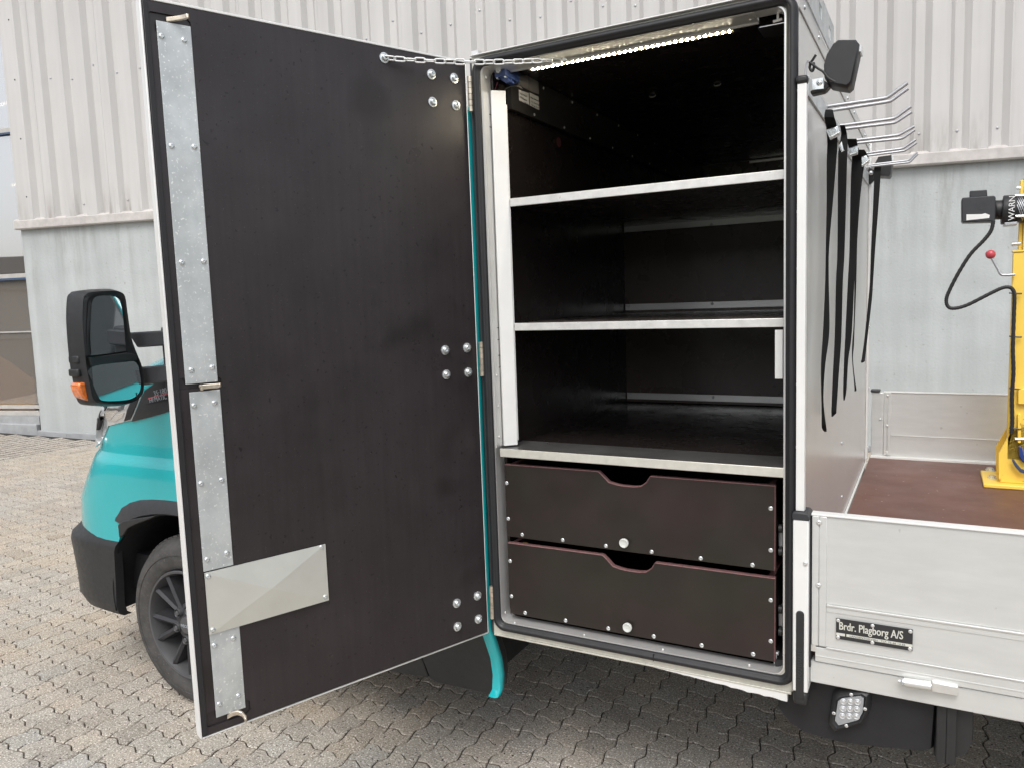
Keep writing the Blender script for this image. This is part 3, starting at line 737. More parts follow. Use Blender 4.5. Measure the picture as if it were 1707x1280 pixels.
plain_wheel(WX, 2*YC-.02, 1); plain_wheel(2.05, .14, -1); plain_wheel(2.05, 2.3, 1)
# ---- chassis, tank, underside
for y in (.62, 1.55): box('chassis_rail', M_dark, trk, -1.0, 3.1, y, y+.08, .38, .55)
box('cross_member', M_dark, trk, .1, .16, .3, 2.1, .42, .55); box('cross_member', M_dark, trk, 1.6, 1.66, .3, 2.1, .46, .6)
box('underbody_box', M_dark, trk, .12, .62, .55, 1.2, .34, .52, bevel=.03)
MB().tube([(-.6, 1.2, .38), (2.4, 1.2, .38)], .045, 10).build('exhaust_pipe', M_dark, trk)
MB().tube([(2.05, .3, .34), (2.05, 2.15, .34)], .06, 10).build('rear_axle', M_dark, trk)
tk = [(1286, 1150), (1294, 1180), (1312, 1204), (1340, 1222), (1400, 1238), (1470, 1247), (1545, 1254), (1558, 1250), (1566, 1170), (1500, 1150), (1380, 1135)]
A = [onY(u, v, .035) for u, v in tk]; A[-1].z = .66; A[-2].z = .66; A[-3].z = .66; A[0].z = .64
mb = MB(); cA = sum(A, Vector())/len(A)
def sq(pts, k, dy): return [Vector((cA.x+(q.x-cA.x)*k, q.y+dy, cA.z+(q.z-cA.z)*(k if q.z < .6 else 1))) for q in pts]
mb.loft([sq(A, .955, 0), sq(A, .985, .014), sq(A, 1, .04), sq(A, 1, .42), sq(A, .95, .47)], True, True)
tank = mb.build('fuel_tank', M_dark, trk, smooth=60)
tk2 = [(1562, 1175), (1556, 1262), (1590, 1266), (1612, 1258), (1622, 1238), (1624, 1180)]
A2 = [onY(u, v, .03) for u, v in tk2]; 
for q in (A2[0], A2[-1]): q.z = .66
c2_ = sum(A2, Vector())/len(A2)
mb = MB(); mb.loft([[c2_+(q-c2_)*.94 for q in A2], [c2_+(q-c2_)+Vector((0, .015, 0)) for q in A2], [q+Vector((0, .40, 0)) for q in A2]], True, True); mb.build('tank_strap_box', M_trim, trk, smooth=50)
for uu in (1571, 1585):
    a = onY(uu, 1200, .022); box('tank_strap', M_trim, trk, a.x-.012, a.x+.012, .018, .03, .47, .62, bevel=.003)
# flood light let into the tank guard
fl = [(1397, 1168), (1404, 1163), (1434, 1159), (1440, 1163), (1438, 1186), (1431, 1199), (1398, 1208), (1392, 1200)]
A = [onY(u, v, .005) for u, v in fl]; cc = sum(A, Vector())/len(A)
mb = MB(); O = [cc+(q-cc)*1.42 for q in A]
mb.loft([[q+Vector((0, .05, 0)) for q in [cc+(q-cc)*1.7 for q in A]], [q+Vector((0, .004, 0)) for q in O], [cc+(q-cc)*1.18+Vector((0, -.003, 0)) for q in A], [cc+(q-cc)*1.04+Vector((0, .002, 0)) for q in A]], True, True)
fld = mb.build('flood_light', M_trim, trk, smooth=40)
mb = MB(); mb.prism([cc+(q-cc)*1.0+Vector((0, -.001, 0)) for q in A], [cc+(q-cc)*1.0+Vector((0, .01, 0)) for q in A]); mb.build('lens_plate', mat('lamp_reflector', (.45, .48, .52), .25, .6), fld, smooth=None)
ux = (A[3]-A[0]); uz = (A[7]-A[0])
for i in range(3):
    for j in range(3):
        q = cc + Vector(((i-1)*.0155+(1-j)*.001, -.0015, (1-j)*.0185+(i-1)*.0030))
        MB().lathe([(.0082, -.001), (.0078, .0005), (.006, .0012), (.0045, .0004), (.003, .0014), (.0001, .002)], 14, q, Vector((0, -1, 0)), caps=False).build('light_lens', M_lens, fld)
for (u, v) in ((1419, 1157), (1390, 1188), (1442, 1181), (1411, 1209)): inst('screw', S_rivet, onY(u, v, .004), (0, -1, 0), fld)

# ---- drop-side bed
XE = 3.15
box('bed_floor', M_bed, trk, .868, XE, .03, 2.405, .672, .702)
box('bed_subframe', M_alu, trk, .905, XE, .035, 2.40, .60, .670)
box('side_skirt', M_alu, trk, .898, XE, -.001, .033, .6175, .6715, bevel=.002)
# corner post with its black cap and recessed latch
box('corner_post', M_white, trk, .861, .8965, -.030, .028, .600, 1.029, bevel=.003)
mb = MB(); A = [(.859, 1.029), (.898, 1.029), (.898, 1.040), (.892, 1.047), (.862, 1.047), (.859, 1.043)]
mb.prism([Vector((x, -.032, z)) for x, z in A], [Vector((x, .030, z)) for x, z in A]); mb.build('post_cap', M_grey, trk, bevel=.002)
box('post_gasket', M_rub, trk, .8970, .9005, -.012, .028, .66, 1.03)
lt = MB(); hA = []
for k in range(9):
    a = math.pi*k/8; hA.append((.8785+.0092*math.cos(a), .797+.009*math.sin(a)))
hA = [(.8877, .585)]+hA+[(.8693, .585)]
lt.prism([Vector((x, -.0335, z)) for x, z in hA], [Vector((x, -.028, z)) for x, z in hA])
latch = lt.build('latch_handle', M_trim, trk, bevel=.0015)
lf = MB(); lf.box(.862, .896, -.031, .02, .566, .6); lf.build('latch_foot', M_trim, latch, bevel=.008)
text('armaton', .0195, 'latch_lettering', M_grey, latch, Vector((.8735, -.0337, .713)), Vector((0, 0, -1)), Vector((1, 0, 0)), 1.25, .0008)
inst('rivet', shared('post_rivet', screw_mb(.0055, .003), M_alub), onY(1342.5, 938.5, -.031), (0, -1, 0), trk)
def side_board(y, s, x0, labelled):
    """s=-1: outer profile faces the camera side; s=+1: inner face of the far board"""
    out = lambda a, b: (y+s*a, y+s*b) if s > 0 else (y+s*b, y+s*a)
    Y0, Y1 = y-.012, y+.012
    f = y-.012   # face towards camera
    brd = MB(); brd.box(x0, XE, f+.003, Y1, .822, 1.036); o = brd.build('side_board', M_alu, trk, bevel=.0015, label=labelled)
    box('top_rail', M_white, o, x0-.003, XE, f-.001, Y1+.004, 1.0362, 1.0415, bevel=.0015)
    box('upper_ridge', M_alub, o, x0+.033, XE, f-.0035, Y1-.001, .8165, .8218, bevel=.0012)
    box('lower_plank', M_alu, o, x0, XE, f, Y1, .716, .8162, bevel=.0012)
    box('groove_strip', M_alu, o, x0+.033, XE, f-.0015, f+.003, .8035, .8162, bevel=.0004)
    box('lower_ridge', M_alub, o, x0+.033, XE, f-.004, Y1-.002, .7115, .7158, bevel=.0012)
    box('bottom_plank', M_alu, o, x0+.008, XE, f-.001, Y1, .6745, .7112, bevel=.0015)
    box('bottom_groove', M_alu, o, x0+.009, XE, f-.0022, f-.0005, .6885, .6905)
    e = MB(); e.box(x0, x0+.015, f-.004, f+.004, .716, 1.036); e.box(x0+.015, x0+.017, f-.0015, f+.004, .716, 1.036); e.box(x0+.017, x0+.0325, f-.0035, f+.004, .716, 1.036)
    e.build('end_profile', M_alu, o, bevel=.001)
    for zz in (1.022, .868, .73) if s > 0 else (1.022, .868):
        inst('rivet', shared('board_rivet', screw_mb(.0062, .0035), M_alub), Vector((x0+.0155, f-.0045, zz)), (0, -1, 0), o)
    return o
nb = side_board(.007, -1, .9015, 'near aluminium drop side carrying the black nameplate')
fb = side_board(2.424, 1, .931, 'far aluminium drop side behind the yellow crane')
box('far_corner_post', M_alu, trk, .872, .929, 2.405, 2.45, .60, 1.038, bevel=.003); box('post_cap', M_grey, trk, .868, .912, 2.398, 2.455, 1.039, 1.05, bevel=.003)
inst('rivet', S_screw, Vector((.915, 2.404, .90)), (0, -1, 0), trk)
box('floor_edge_rail', M_white, trk, .872, XE, 2.385, 2.408, .7025, .712)
box('rear_board', M_alu, trk, XE+.003, XE+.028, .01, 2.42, .674, 1.036, bevel=.002)
# hold-down hinge of the board
hg = MB().tube([onY(1507.5, 1136, -.018), onY(1552.5, 1143, -.018)], .0105, 20).build('drop_side_hinge', M_alub, trk)
mb = MB(); a = onY(1507, 1136, -.018); mb.lathe([(.0085, 0), (.0085, .003), (.0045, .007), (.004, .012), (.0001, .0125)], 16, a, Vector((-1, 0, 0)), caps=False); mb.build('hinge_pin', M_zinc, hg)
a = onY(1553.5, 1143, -.012); b = onY(1597, 1150.5, -.012); box('hinge_leaf', M_brass if False else M_alub, hg, a.x, b.x, -.016, -.0015, .6565, .6785, bevel=.0012)
box('hinge_bracket', M_alub, trk, .9, .912, -.008, .0, .70, .716)

# ================================================================== NAMEPLATE
yS = -.0095
sg = thing('nameplate', 'black nameplate with pale lettering riveted low on the near drop side', 'sign', (1.038, yS, .742))
box('plate', M_sign, sg, .9565, 1.1190, yS, yS+.0025, .742, .7925)
tx = text('Brdr. Plagborg A/S', .0275, 'company_name', M_signw, sg, Vector((.9625, yS-.0004, .7665)), Vector((1, 0, 0)), Vector((0, 0, 1)), .665, .0004)
for xo in (.0004, -.0004):
    text('Brdr. Plagborg A/S', .0275, 'company_name', M_signw, sg, Vector((.9625+xo, yS-.0003, .7665)), Vector((1, 0, 0)), Vector((0, 0, 1)), .665, .0003)
box('pale_stripe', M_signw, sg, .9570, .9765, yS-.0004, yS, .7510, .7575); box('pale_stripe', M_signw, sg, .9795, 1.1187, yS-.0004, yS, .7510, .7575)
text('LANGENTORVIEN · TLF. 75 66 14 66', .0056, 'small_print', M_sign, sg, Vector((.9865, yS-.0006, .7522)), Vector((1, 0, 0)), Vector((0, 0, 1)), 1.33, .0002)
for x in (.9612, 1.0355, 1.1140):
    for z in (.7878, .7465): inst('rivet', S_rivet, (x, yS-.0003, z), (0, -1, 0), sg)

# ================================================================== STORAGE CABINET
cab_ = thing('storage_cabinet', 'tall aluminium storage cabinet on the truck with open door, shelves and two dark drawers', 'cabinet', (W/2, 1.1, ZBOT))
DEP = 2.2797; ZR = 2.262
box('side_panel', M_side, cab_, W-.022, W, .004, DEP, ZBOT, ZR, label='glossy aluminium side panel facing the truck bed')
box('side_panel', M_alu, cab_, .001, .022, .004, DEP, ZBOT, ZR)
box('rear_panel', M_alu, cab_, .0225, W-.0225, DEP-.02, DEP-.001, ZBOT, ZR)
box('roof_panel', M_alu, cab_, .0225, W-.0225, .045, DEP-.021, ZR-.012, ZR)
box('floor_panel', M_dark, cab_, .0225, W-.0225, .03, DEP-.021, ZBOT+.002, ZBOT+.03)
# face frame round the opening
XI0, XI1, ZI0, ZI1 = .030, .8375, .620, 2.2165
mb = MB()
def rrect(x0, x1, z0, z1, r, y, n=6):
    out = []
    for (cx, cz, a0) in ((x1-r, z1-r, 0), (x0+r, z1-r, 90), (x0+r, z0+r, 180), (x1-r, z0+r, 270)):
        for k in range(n+1):
            a = R_(a0+90*k/n); out.append(Vector((cx+r*math.cos(a), y, cz+r*math.sin(a))))
    return out
mb.loft([rrect(XI0, XI1, ZI0, ZI1, .026, .03), rrect(XI0, XI1, ZI0, ZI1, .026, 0), rrect(0.0, W, ZBOT, ZTOP, .006, 0), rrect(0.0, W, ZBOT, ZTOP, .006, .03)], True, False)
fr = mb.build('face_frame', M_cream, cab_, smooth=40)
box('top_edge_trim', M_white, cab_, .004, W-.001, -.012, .03, 2.2438, 2.2468, bevel=.0008)
box('hinge_side_trim', M_grey, cab_, -.001, .003, -.003, .03, ZBOT+.003, ZTOP-.003)
# inner return lip
mb = MB(); mb.loft([rrect(XI0-.001, XI1+.001, ZI0-.001, ZI1+.001, .027, -.002), rrect(XI0+.0025, XI1-.0025, ZI0+.0025, ZI1-.0025, .024, -.002), rrect(XI0+.0025, XI1-.0025, ZI0+.0025, ZI1-.0025, .024, .05), rrect(XI0-.001, XI1+.001, ZI0-.001, ZI1+.001, .027, .05)], True, False)
mb.build('inner_lip', M_alub, cab_, smooth=40)
# bulb seal
mb = MB(); C_ = (XI0+.0125-.024, XI1-.0125+.028-.0005, ZI0+.0125-.026, ZI1-.0125+.022)
rows = []
for a, b in ((.0125, .0), (.0115, -.006), (.0085, -.0125), (.004, -.0165), (0, -.0178), (-.004, -.0165), (-.006, -.0125), (-.0075, -.0115), (-.0105, -.0105), (-.0125, -.007), (-.0128, 0)):
    rows.append(rrect(C_[0]-a, C_[1]+a, C_[2]-a, C_[3]+a, .029+a, b, 8))
mb.loft(rows, True, False); mb.build('door_seal', M_rub, cab_, smooth=60)
for (x, z) in ((.505, .6045),): MB().box(x-.0006, x+.0006, -.0185, -.004, z-.006, z+.013).build('seal_joint', M_dark, cab_)
# bottom sill strip and torn sealant
box('sill_edge', M_cream, cab_, .004, W-.001, -.003, .028, ZBOT-.006, ZBOT-.0005, bevel=.001)
mb = MB(); pts = []
for k in range(26):
    f = k/25; x = .50+.345*f; pts.append((x, ZBOT-.0065-.016*f-random.uniform(0, .004)*(1 if k % 3 else 2)*f))
mb.prism([Vector((x, -.002, z)) for x, z in pts]+[Vector((.845, -.002, ZBOT-.0062)), Vector((.50, -.002, ZBOT-.0062))], [Vector((x, .012, z)) for x, z in pts]+[Vector((.845, .012, ZBOT-.0062)), Vector((.50, .012, ZBOT-.0062))])
mb.build('torn_sealant', M_white, cab_, smooth=None)
# lining boards
XL, XR, YB = .040, .826, 1.078
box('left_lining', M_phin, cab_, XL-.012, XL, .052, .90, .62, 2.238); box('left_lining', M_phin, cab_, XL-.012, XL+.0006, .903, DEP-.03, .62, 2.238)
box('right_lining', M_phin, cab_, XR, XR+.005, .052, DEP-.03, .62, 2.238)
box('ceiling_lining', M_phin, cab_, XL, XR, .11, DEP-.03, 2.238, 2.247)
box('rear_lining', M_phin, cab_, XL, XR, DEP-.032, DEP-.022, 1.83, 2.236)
box('back_board', M_back, cab_, XL+.001, XR-.001, YB, YB+.012, 1.142, 1.838)
box('rear_trim', M_alub, cab_, .3, XR-.002, DEP-.045, DEP-.034, 2.222, 2.232)
# cream jamb strip on the left with slots, white diagonal upright
box('left_jamb', M_alub, cab_, XI0+.003, XI0+.0055, .002, .075, 1.146, 2.15)
for (z, ) in ((2.075,), (1.475,), (1.395,)):
    mb = MB(); 
    for q in ((-.018, -.0165), (.0165, .018)): mb.box(XI0+.0056, XI0+.0064, .030, .042, z+q[0], z+q[1])
    mb.box(XI0+.0056, XI0+.0064, .0405, .042, z-.0165, z+.0165); mb.build('strike_slot', M_dark, cab_)
for zz in (2.19, 1.355, 1.265, 1.175): inst('rivet', S_rivet, (XI0+.0058, .02, zz), (1, 0, 0), cab_)
d45 = Vector((1, 1, 0)).normalized(); nrm45 = Vector((1, -1, 0)).normalized()
def F45(a, b, z): return Vector((.0455, .030, 0))+d45*a+nrm45*b+Vector((0, 0, z))
mb = MB(); mb.box(0, .0415, -.012, 0, 1.147, 2.156, F45); mb.box(.0418, .046, -.016, -.004, 1.16, 2.12, F45); mb.build('corner_upright', M_white, cab_, bevel=.0015)
# header with LED strip
box('header_profile', M_alub, cab_, XI0+.004, .763, .004, .0755, 2.2115, 2.2145)
box('header_profile', M_alub, cab_, XI0+.004, .763, .076, .080, 2.2085, 2.237)
for x in (.25, .44, .62, .75): inst('rivet', S_rivet, (x, .045, 2.2113), (0, 0, -1), cab_)
ls = box('led_strip', M_ledb, cab_, .140, .700, .083, .102, 2.2085, 2.2135)
chip = shared('led_chip', lambda: MB().lathe([(.0036, 0), (.0036, .0012), (.0001, .0016)], 8, caps=False), M_led)
for k in range(37): inst('led', chip, (.148+.01505*k, .0895, 2.2083), (0, -.25, -1), ls, 0)
box('end_cap', M_dark, ls, .129, .1395, .082, .104, 2.207, 2.215); box('end_cap', M_dark, ls, .7005, .714, .082, .104, 2.207, 2.215)
# lock bracket at top right
br = MB(); br.box(.765, .834, .052, .14, 2.190, 2.1925); bk = br.build('lock_bracket', M_dark, cab_)
box('bracket_edge', M_alub, bk, .765, .834, .0505, .0515, 2.226, 2.2295); box('bracket_edge', M_alub, bk, .770, .834, .049, .0505, 2.1905, 2.1925)
box('striker_pin', M_white, bk, .8095, .8145, .045, .049, 2.196, 2.226); MB().tube([(.802, .044, 2.1965), (.822, .044, 2.1985)], .0032, 8).build('striker_bar', M_white, bk)
box('lock_bracket', M_dark, cab_, .772, .834, .06, .14, .6395, .646); MB().tube([(.8085, .045, .625), (.8085, .045, .655)], .0045, 8).build('striker_pin', M_zinc, cab_)
box('striker_pin', M_zincd, cab_, .796, .818, .035, .05, .652, .660, bevel=.002)
box('small_plate', M_white, cab_, XR-.022, XR-.004, .06, .064, 1.355, 1.475); 
# long box beam along the ceiling on the left, with stickers
XB = .058
bm_ = box('ceiling_beam', mat('dark_steel_beam', (.045, .043, .042), .32, .4, noise=(6, .2)), cab_, XL+.002, XB, .125, DEP-.05, 2.122, 2.236)
for k in range(8): inst('screw', S_rivet, (XB+.0003, .34+.22*k, 2.226), (1, 0, 0), bm_)
for k in range(8): inst('screw', S_rivet, (XB+.0003, .27+.22*k, 2.132), (1, 0, 0), bm_)
def beam_quad(px, m_, name, t=.0006):
    A = [onX(u, v, XB+t) for u, v in px]; return MB().prism(A, [q-Vector((t*.9, 0, 0)) for q in A]).build(name, m_, bm_, smooth=None)
s1 = beam_quad([(865, 150), (881.5, 156), (882.3, 176), (865.5, 168)], M_paper, 'sticker'); s2 = beam_quad([(883, 155), (897.8, 162), (899, 184), (883.6, 176.5)], M_paper, 'sticker')
beam_quad([(863.5, 127), (881, 126), (881.5, 151), (864.5, 142)], M_paperg, 'sticker'); beam_quad([(882, 127), (897.5, 137), (898.5, 158), (882.5, 152)], M_paperg, 'sticker')
for (u, v, s_, h) in ((866.6, 156.0, 'VIGTIGT', .0050), (866.3, 162.8, 'Milieu', .0075), (866.8, 168.0, 'max 1200 kg', .0042), (884.5, 162.3, 'Max belastning', .0046), (884.8, 169.5, '1 2 3 4 5 6', .0050), (885.0, 174.5, '230 kg 12 V', .0042)):
    a = onX(u, v+1.5, XB+.0012); text(s_, h*1.35, 'sticker_print', M_ink, s1 if u < 880 else s2, a, Vector((0, 1, 0)), Vector((0, 0, 1)), 1.9, .0002)
# coat-hook loops and small fixings in the ceiling
for (u, v) in ((1088, 161), (1196, 142), (1213, 243), (1294, 232)):
    a = onZ(u, v, 2.236); MB().tube([a+Vector((-.011, 0, .002)), a+Vector((-.008, -.004, -.003)), a+Vector((.0, -.006, -.004)), a+Vector((.008, -.004, -.003)), a+Vector((.011, 0, .002))], .0016, 6).build('ceiling_fixing', M_zincd, cab_)
a = onX(931, 238, XL+.003); MB().lathe([(.016, 0), (.016, .002), (.007, .004), (.0001, .004)], 20, a, Vector((1, 0, 0)), caps=False).build('cable_grommet', mat('dull_red_grommet', (.08, .03, .03), .4), cab_)
# shelves
for z, nm, hh in ((1.8575, 'top', .022), (1.503, 'mid', .021)):
    sh = box('shelf', M_phin if nm == 'top' else mat('silvered_shelf', (.10, .085, .075), .28, .35, noise=(7, .3, 6)), cab_, XL+.002, XR-.001, .064, YB-.001 if nm == 'mid' else DEP-.04, z-.012, z-.001)
    box('front_edging', mat('shelf_edging', (.74, .735, .71), .38, .35, noise=(35, .12, 6), speck=[(70, .68, .75, (.5, .5, .48))]), sh, XL+.0375, XR-.001, .058, .0635, z-hh, z+.0005, bevel=.0012)
sh = box('shelf', M_phin, cab_, XL+.002, XR-.001, .05, YB-.001, 1.126, 1.139)
box('front_edging', M_cream, sh, .047, .8355, -.001, .004, 1.1215, 1.1455, bevel=.0012)
box('edging_top', mat('dull_steel_strip', (.20, .195, .19), .35, .7, noise=(10, .2)), sh, XL+.004, XR+.004, .004, .150, 1.1395, 1.1425)
for i, z in enumerate((1.152, 1.511, 1.8235)):
    z1 = z+.026; st = box('wall_angle', mat('angle_aluminium', (.80, .795, .78), .25, .45, noise=(3, .03)), cab_, XL+.004, XR-.003, YB-.004, YB-.0005, z, z1, bevel=.001)
    zz = z+.017 if i < 2 else z+.007
    for x in (.058, .396, .74): inst('rivet', shared('angle_rivet', screw_mb(.0055, .003, .3), M_zincd), (x, YB-.0045, zz), (0, -1, 0), st)
# ---- drawers
def drawer(zt, zb, cut, y, label, knob):
    x0, x1 = .0505, .8115; T = .015
    xa, xb, dep = cut
    top = [(x0, zt+.0045), (xa-.022, zt+.001)]
    arc_ = [(xa-.022, zt+.001), (xa-.008, zt-.011), (xa+.008, zt-.027), (xa+.030, zt-dep+.002), (xa+.045, zt-dep), (xb-.045, zt-dep), (xb-.026, zt-dep+.003), (xb-.010, zt-.018), (xb, zt-.001)]
    poly = [(x0, zt)]+arc_+[(x1, zt), (x1, zb), (x0, zb)]
    d_ = MB(); d_.box(x0+.006, x0+.020, y+T+.001, 1.0, zb+.02, zt-.003); d_.box(x1-.020, x1-.006, y+T+.001, 1.0, zb+.02, zt-.003); d_.box(x0+.021, x1-.021, .98, .995, zb+.02, zt-.02); d_.box(x0+.021, x1-.021, y+T+.001, .979, zb+.02, zb+.03)
    d0 = d_.build('drawer', M_draw, cab_, smooth=None, label=label)
    f = MB(); n = len(poly)
    ins = []
    c = Vector(((x0+x1)/2, 0, (zt+zb)/2))
    A = [Vector((x, y, z)) for x, z in poly]; B = [Vector((x, y+T, z)) for x, z in poly]
    f.cur = 0; f.add(A, [tuple(range(n))]); f.add(B, [tuple(range(n))[::-1]]); f.cur = 1; f.add(A+B, [(i, (i+1) % n, n+(i+1) % n, n+i) for i in range(n)])
    f.build('drawer_front', [M_draw, M_ply], d0, smooth=None)
    # chamfered plywood edge line along the top and the right side
    e = MB(); e.tube([Vector((x, y-.0002, z-.0012)) for x, z in poly[:n-2]]+[Vector((x1-.0012, y-.0002, zb))], .0016, 4); e.build('front_edge_line', M_ply, d0)
    for s in (x0+.006, x1-.020): box('side_top_edge', M_ply, d0, s, s+.014, y+T+.002, .98, zt-.003, zt-.0022)
    mb = MB(); mb.prism([Vector((x0+.021, y+T+.001, zt-.03)), Vector((x0+.05, y+T+.001, zt-.03)), Vector((x0+.05, y+T+.001, zt-.004)), Vector((x0+.035, y+T+.001, zt-.004))], [Vector((x0+.021, y+T+.02, zt-.03)), Vector((x0+.05, y+T+.02, zt-.03)), Vector((x0+.05, y+T+.02, zt-.004)), Vector((x0+.035, y+T+.02, zt-.004))]); mb.build('corner_block', M_oak, d0)
    kx, kz = knob; k_ = MB(); k_.lathe([(.006, 0), (.006, .007), (.0125, .010), (.0130, .016), (.0112, .0185), (.006, .0165), (.003, .0162), (.0001, .0165)], 24, Vector((kx, y, kz)), Vector((0, -1, 0)), caps=False); k_.build('knob', mat('pale_knob', (.62, .64, .61), .35), d0)
    return d0, y
def dscrews(d0, y, pts):
    for u, v in pts: inst('screw', S_white, onY(u, v, y-.0003), (0, -1, 0), d0)
s3 = 1623/520
cr4 = lambda L_: [(820+a/s3, 740+b/s3) for a, b in L_]
d0, y = drawer(1.0955, .879, (.366, .492, .0335), .020, 'upper dark plywood drawer under the work surface', (.4195, .9065))
dscrews(d0, y, cr4([(77, 202), (85, 387), (157, 470), (368, 498), (593, 528), (831, 559), (1086, 593), (1356, 628), (1451, 334), (1451, 551)]))
d0, y = drawer(.8595, .6415, (.373, .502, .0335), .020, 'lower dark plywood drawer above the bottom seal', (.4245, .669))
dscrews(d0, y, cr4([(95, 607), (102, 790), (173, 876), (383, 916), (605, 957), (842, 998), (1091, 1045), (1359, 1091), (1451, 811), (1451, 1024)]))
for z in (.95, .74):
    rl = box('drawer_runner', M_zincd, cab_, .8125, .825, .06, .95, z-.022, z+.022, bevel=.003)
    for dz in (.03, -.03): MB().tube([(.816, .05, z+dz), (.824, .05, z+dz)], .011, 12).build('runner_roller', M_trim, rl)
for (u, v) in ((858, 1036), (974, 1057), (1105, 1081), (1249, 1107)): inst('rivet', S_rivet, onZ(u, v, ZI0+.0035), (0, 0, 1), cab_)
for (u, v) in ((843, 1020),): inst('rivet', S_rivet, onX(u, v, XI0+.003), (1, 0, 0), cab_)
# ---- exterior trims on the right-hand side
box('front_corner_trim', M_alub, cab_, W+.0005, W+.0025, .006, .048, ZBOT, ZR-.002); 
box('top_trim', M_alu, cab_, W+.0005, W+.0035, .055, DEP, 2.221, ZR, bevel=.001)
box('rear_corner_trim', M_white, cab_, W+.0005, W+.012, DEP-.035, DEP+.003, .72, ZR, bevel=.003)
for k in range(9): inst('rivet', S_screw, (W+.0038, .13+.26*k, 2.243), (1, 0, 0), cab_)
for k in range(8): inst('rivet', S_rivet, (W+.0028, .028, .72+.19*k), (1, 0, 0), cab_)
for k in range(5): inst('rivet', S_screw, (W+.0125, DEP-.018, .78+.3*k), (1, 0, 0), cab_)
for (u, v) in ((1403, 738), (1403, 827), (1445, 745)): inst('rivet', S_screw, onX(u, v, W+.0003), (1, 0, 0), cab_)
post = box('drainage_post', M_white, cab_, .8655, .8850, -.018, .002, 1.048, 2.032, bevel=.001, label='white square post up the front corner')
for z in (1.2, 1.35, 1.62, 1.75, 2.02): inst('rivet', S_rivet, (.8655, -.008, z), (-1, 0, 0), post)
mb = MB(); mb.box(.862, .888, -.022, .004, 2.032, 2.050); mb.build('post_cap', M_trim, post, bevel=.006)
box('floor_bead', M_white, cab_, W+.001, W+.009, .03, DEP-.04, .7025, .7085, bevel=.002)
# galvanised roof rail with slots
rr = MB().box(W+.004, W+.0075, .02, .70, 2.264, 2.352).build('roof_rail', M_galv, cab_)
cuts = []
for yy in (.18, .39, .60):
    cuts.append(MB().box(W-.02, W+.03, yy-.028, yy+.028, 2.294, 2.328).build('cutter', M_dark))
mesh_cut(rr, cuts)
rr2 = box('roof_rail_flange', M_galv, cab_, W-.04, W+.0075, .02, .70, 2.353, 2.356)

# ---- door
dr = MB().box(.0145, .850, -.027, -.006, .5855, 2.2285, D).build('door', M_white, cab_, label='open cabinet door, dark lined inside with galvanised strips')
for a in (( .8505, .8545, -.0305, .0005, .583, 2.231), (.012, .0142, -.030, .0005, .583, 2.231)): box('edge_profile', M_white, dr, *a, D, bevel=.0012)
box('edge_profile', M_white, dr, .0145, .850, -.0305, .0012, 2.2290, 2.2345, D, bevel=.001); box('edge_profile', M_alub, dr, .0145, .850, -.0305, .0008, .5815, .5850, D, bevel=.001)
lin = MB().box(.0150, .8495, -.0055, 0, .5870, 2.2275, D).build('inner_lining', M_phen, dr)
def dq(px, n=0): return [onD(u, v, n) for u, v in px]
def dprism(name, sz, n0, n1, m_, par, bevel=0., label=None):
    return MB().prism([D(s, n1, z) for s, z in sz], [D(s, n0, z) for s, z in sz]).build(name, m_, par, bevel=bevel, smooth=None, label=label)
def slot_cut(s0, s1, z0, z1):
    r = .008; P = [(s0+r, z0), (s1-r, z0), (s1, z0+r), (s1, z1-r), (s1-r, z1), (s0+r, z1), (s0, z1-r), (s0, z0+r)]
    return MB().prism([D(s, .02, z) for s, z in P], [D(s, -.0048, z) for s, z in P]).build('cutter', M_dark)
zt_, zm_, zb_ = onD(290, 40)[1], onD(340, 646)[1], onD(385, 1190)[1]
SL = [(.752, .842, 2.166, 2.206), (.745, .842, 1.398, 1.424), (.735, .842, .604, .640)]
mesh_cut(lin, [slot_cut(*q) for q in SL])
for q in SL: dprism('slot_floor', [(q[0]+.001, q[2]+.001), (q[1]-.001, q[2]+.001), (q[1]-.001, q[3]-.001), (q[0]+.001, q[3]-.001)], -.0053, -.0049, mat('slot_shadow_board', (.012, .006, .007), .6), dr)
box('border_gasket', M_rub, dr, .8385, .8495, .0003, .0035, .590, 2.224, D, bevel=.001)
pl1 = dq([(257.5, 34.4), (315.3, 45), (364.5, 635.5), (310.8, 640.8)]); pl2 = dq([(312.7, 653.5), (365.6, 649.5), (389, 940), (341, 952)]); pl3 = dq([(350, 1050), (399, 1038), (408, 1178), (358.4, 1196)])
for q in (pl1, pl2, pl3):
    s0 = (q[1][0]+q[2][0])/2; s1 = (q[0][0]+q[3][0])/2; z0 = (q[2][1]+q[3][1])/2; z1 = (q[0][1]+q[1][1])/2
    dprism('galvanised_strip', [(s0, z0), (s1, z0), (s1, z1), (s0, z1)], .0002, .0028, M_galv, dr, .0008)
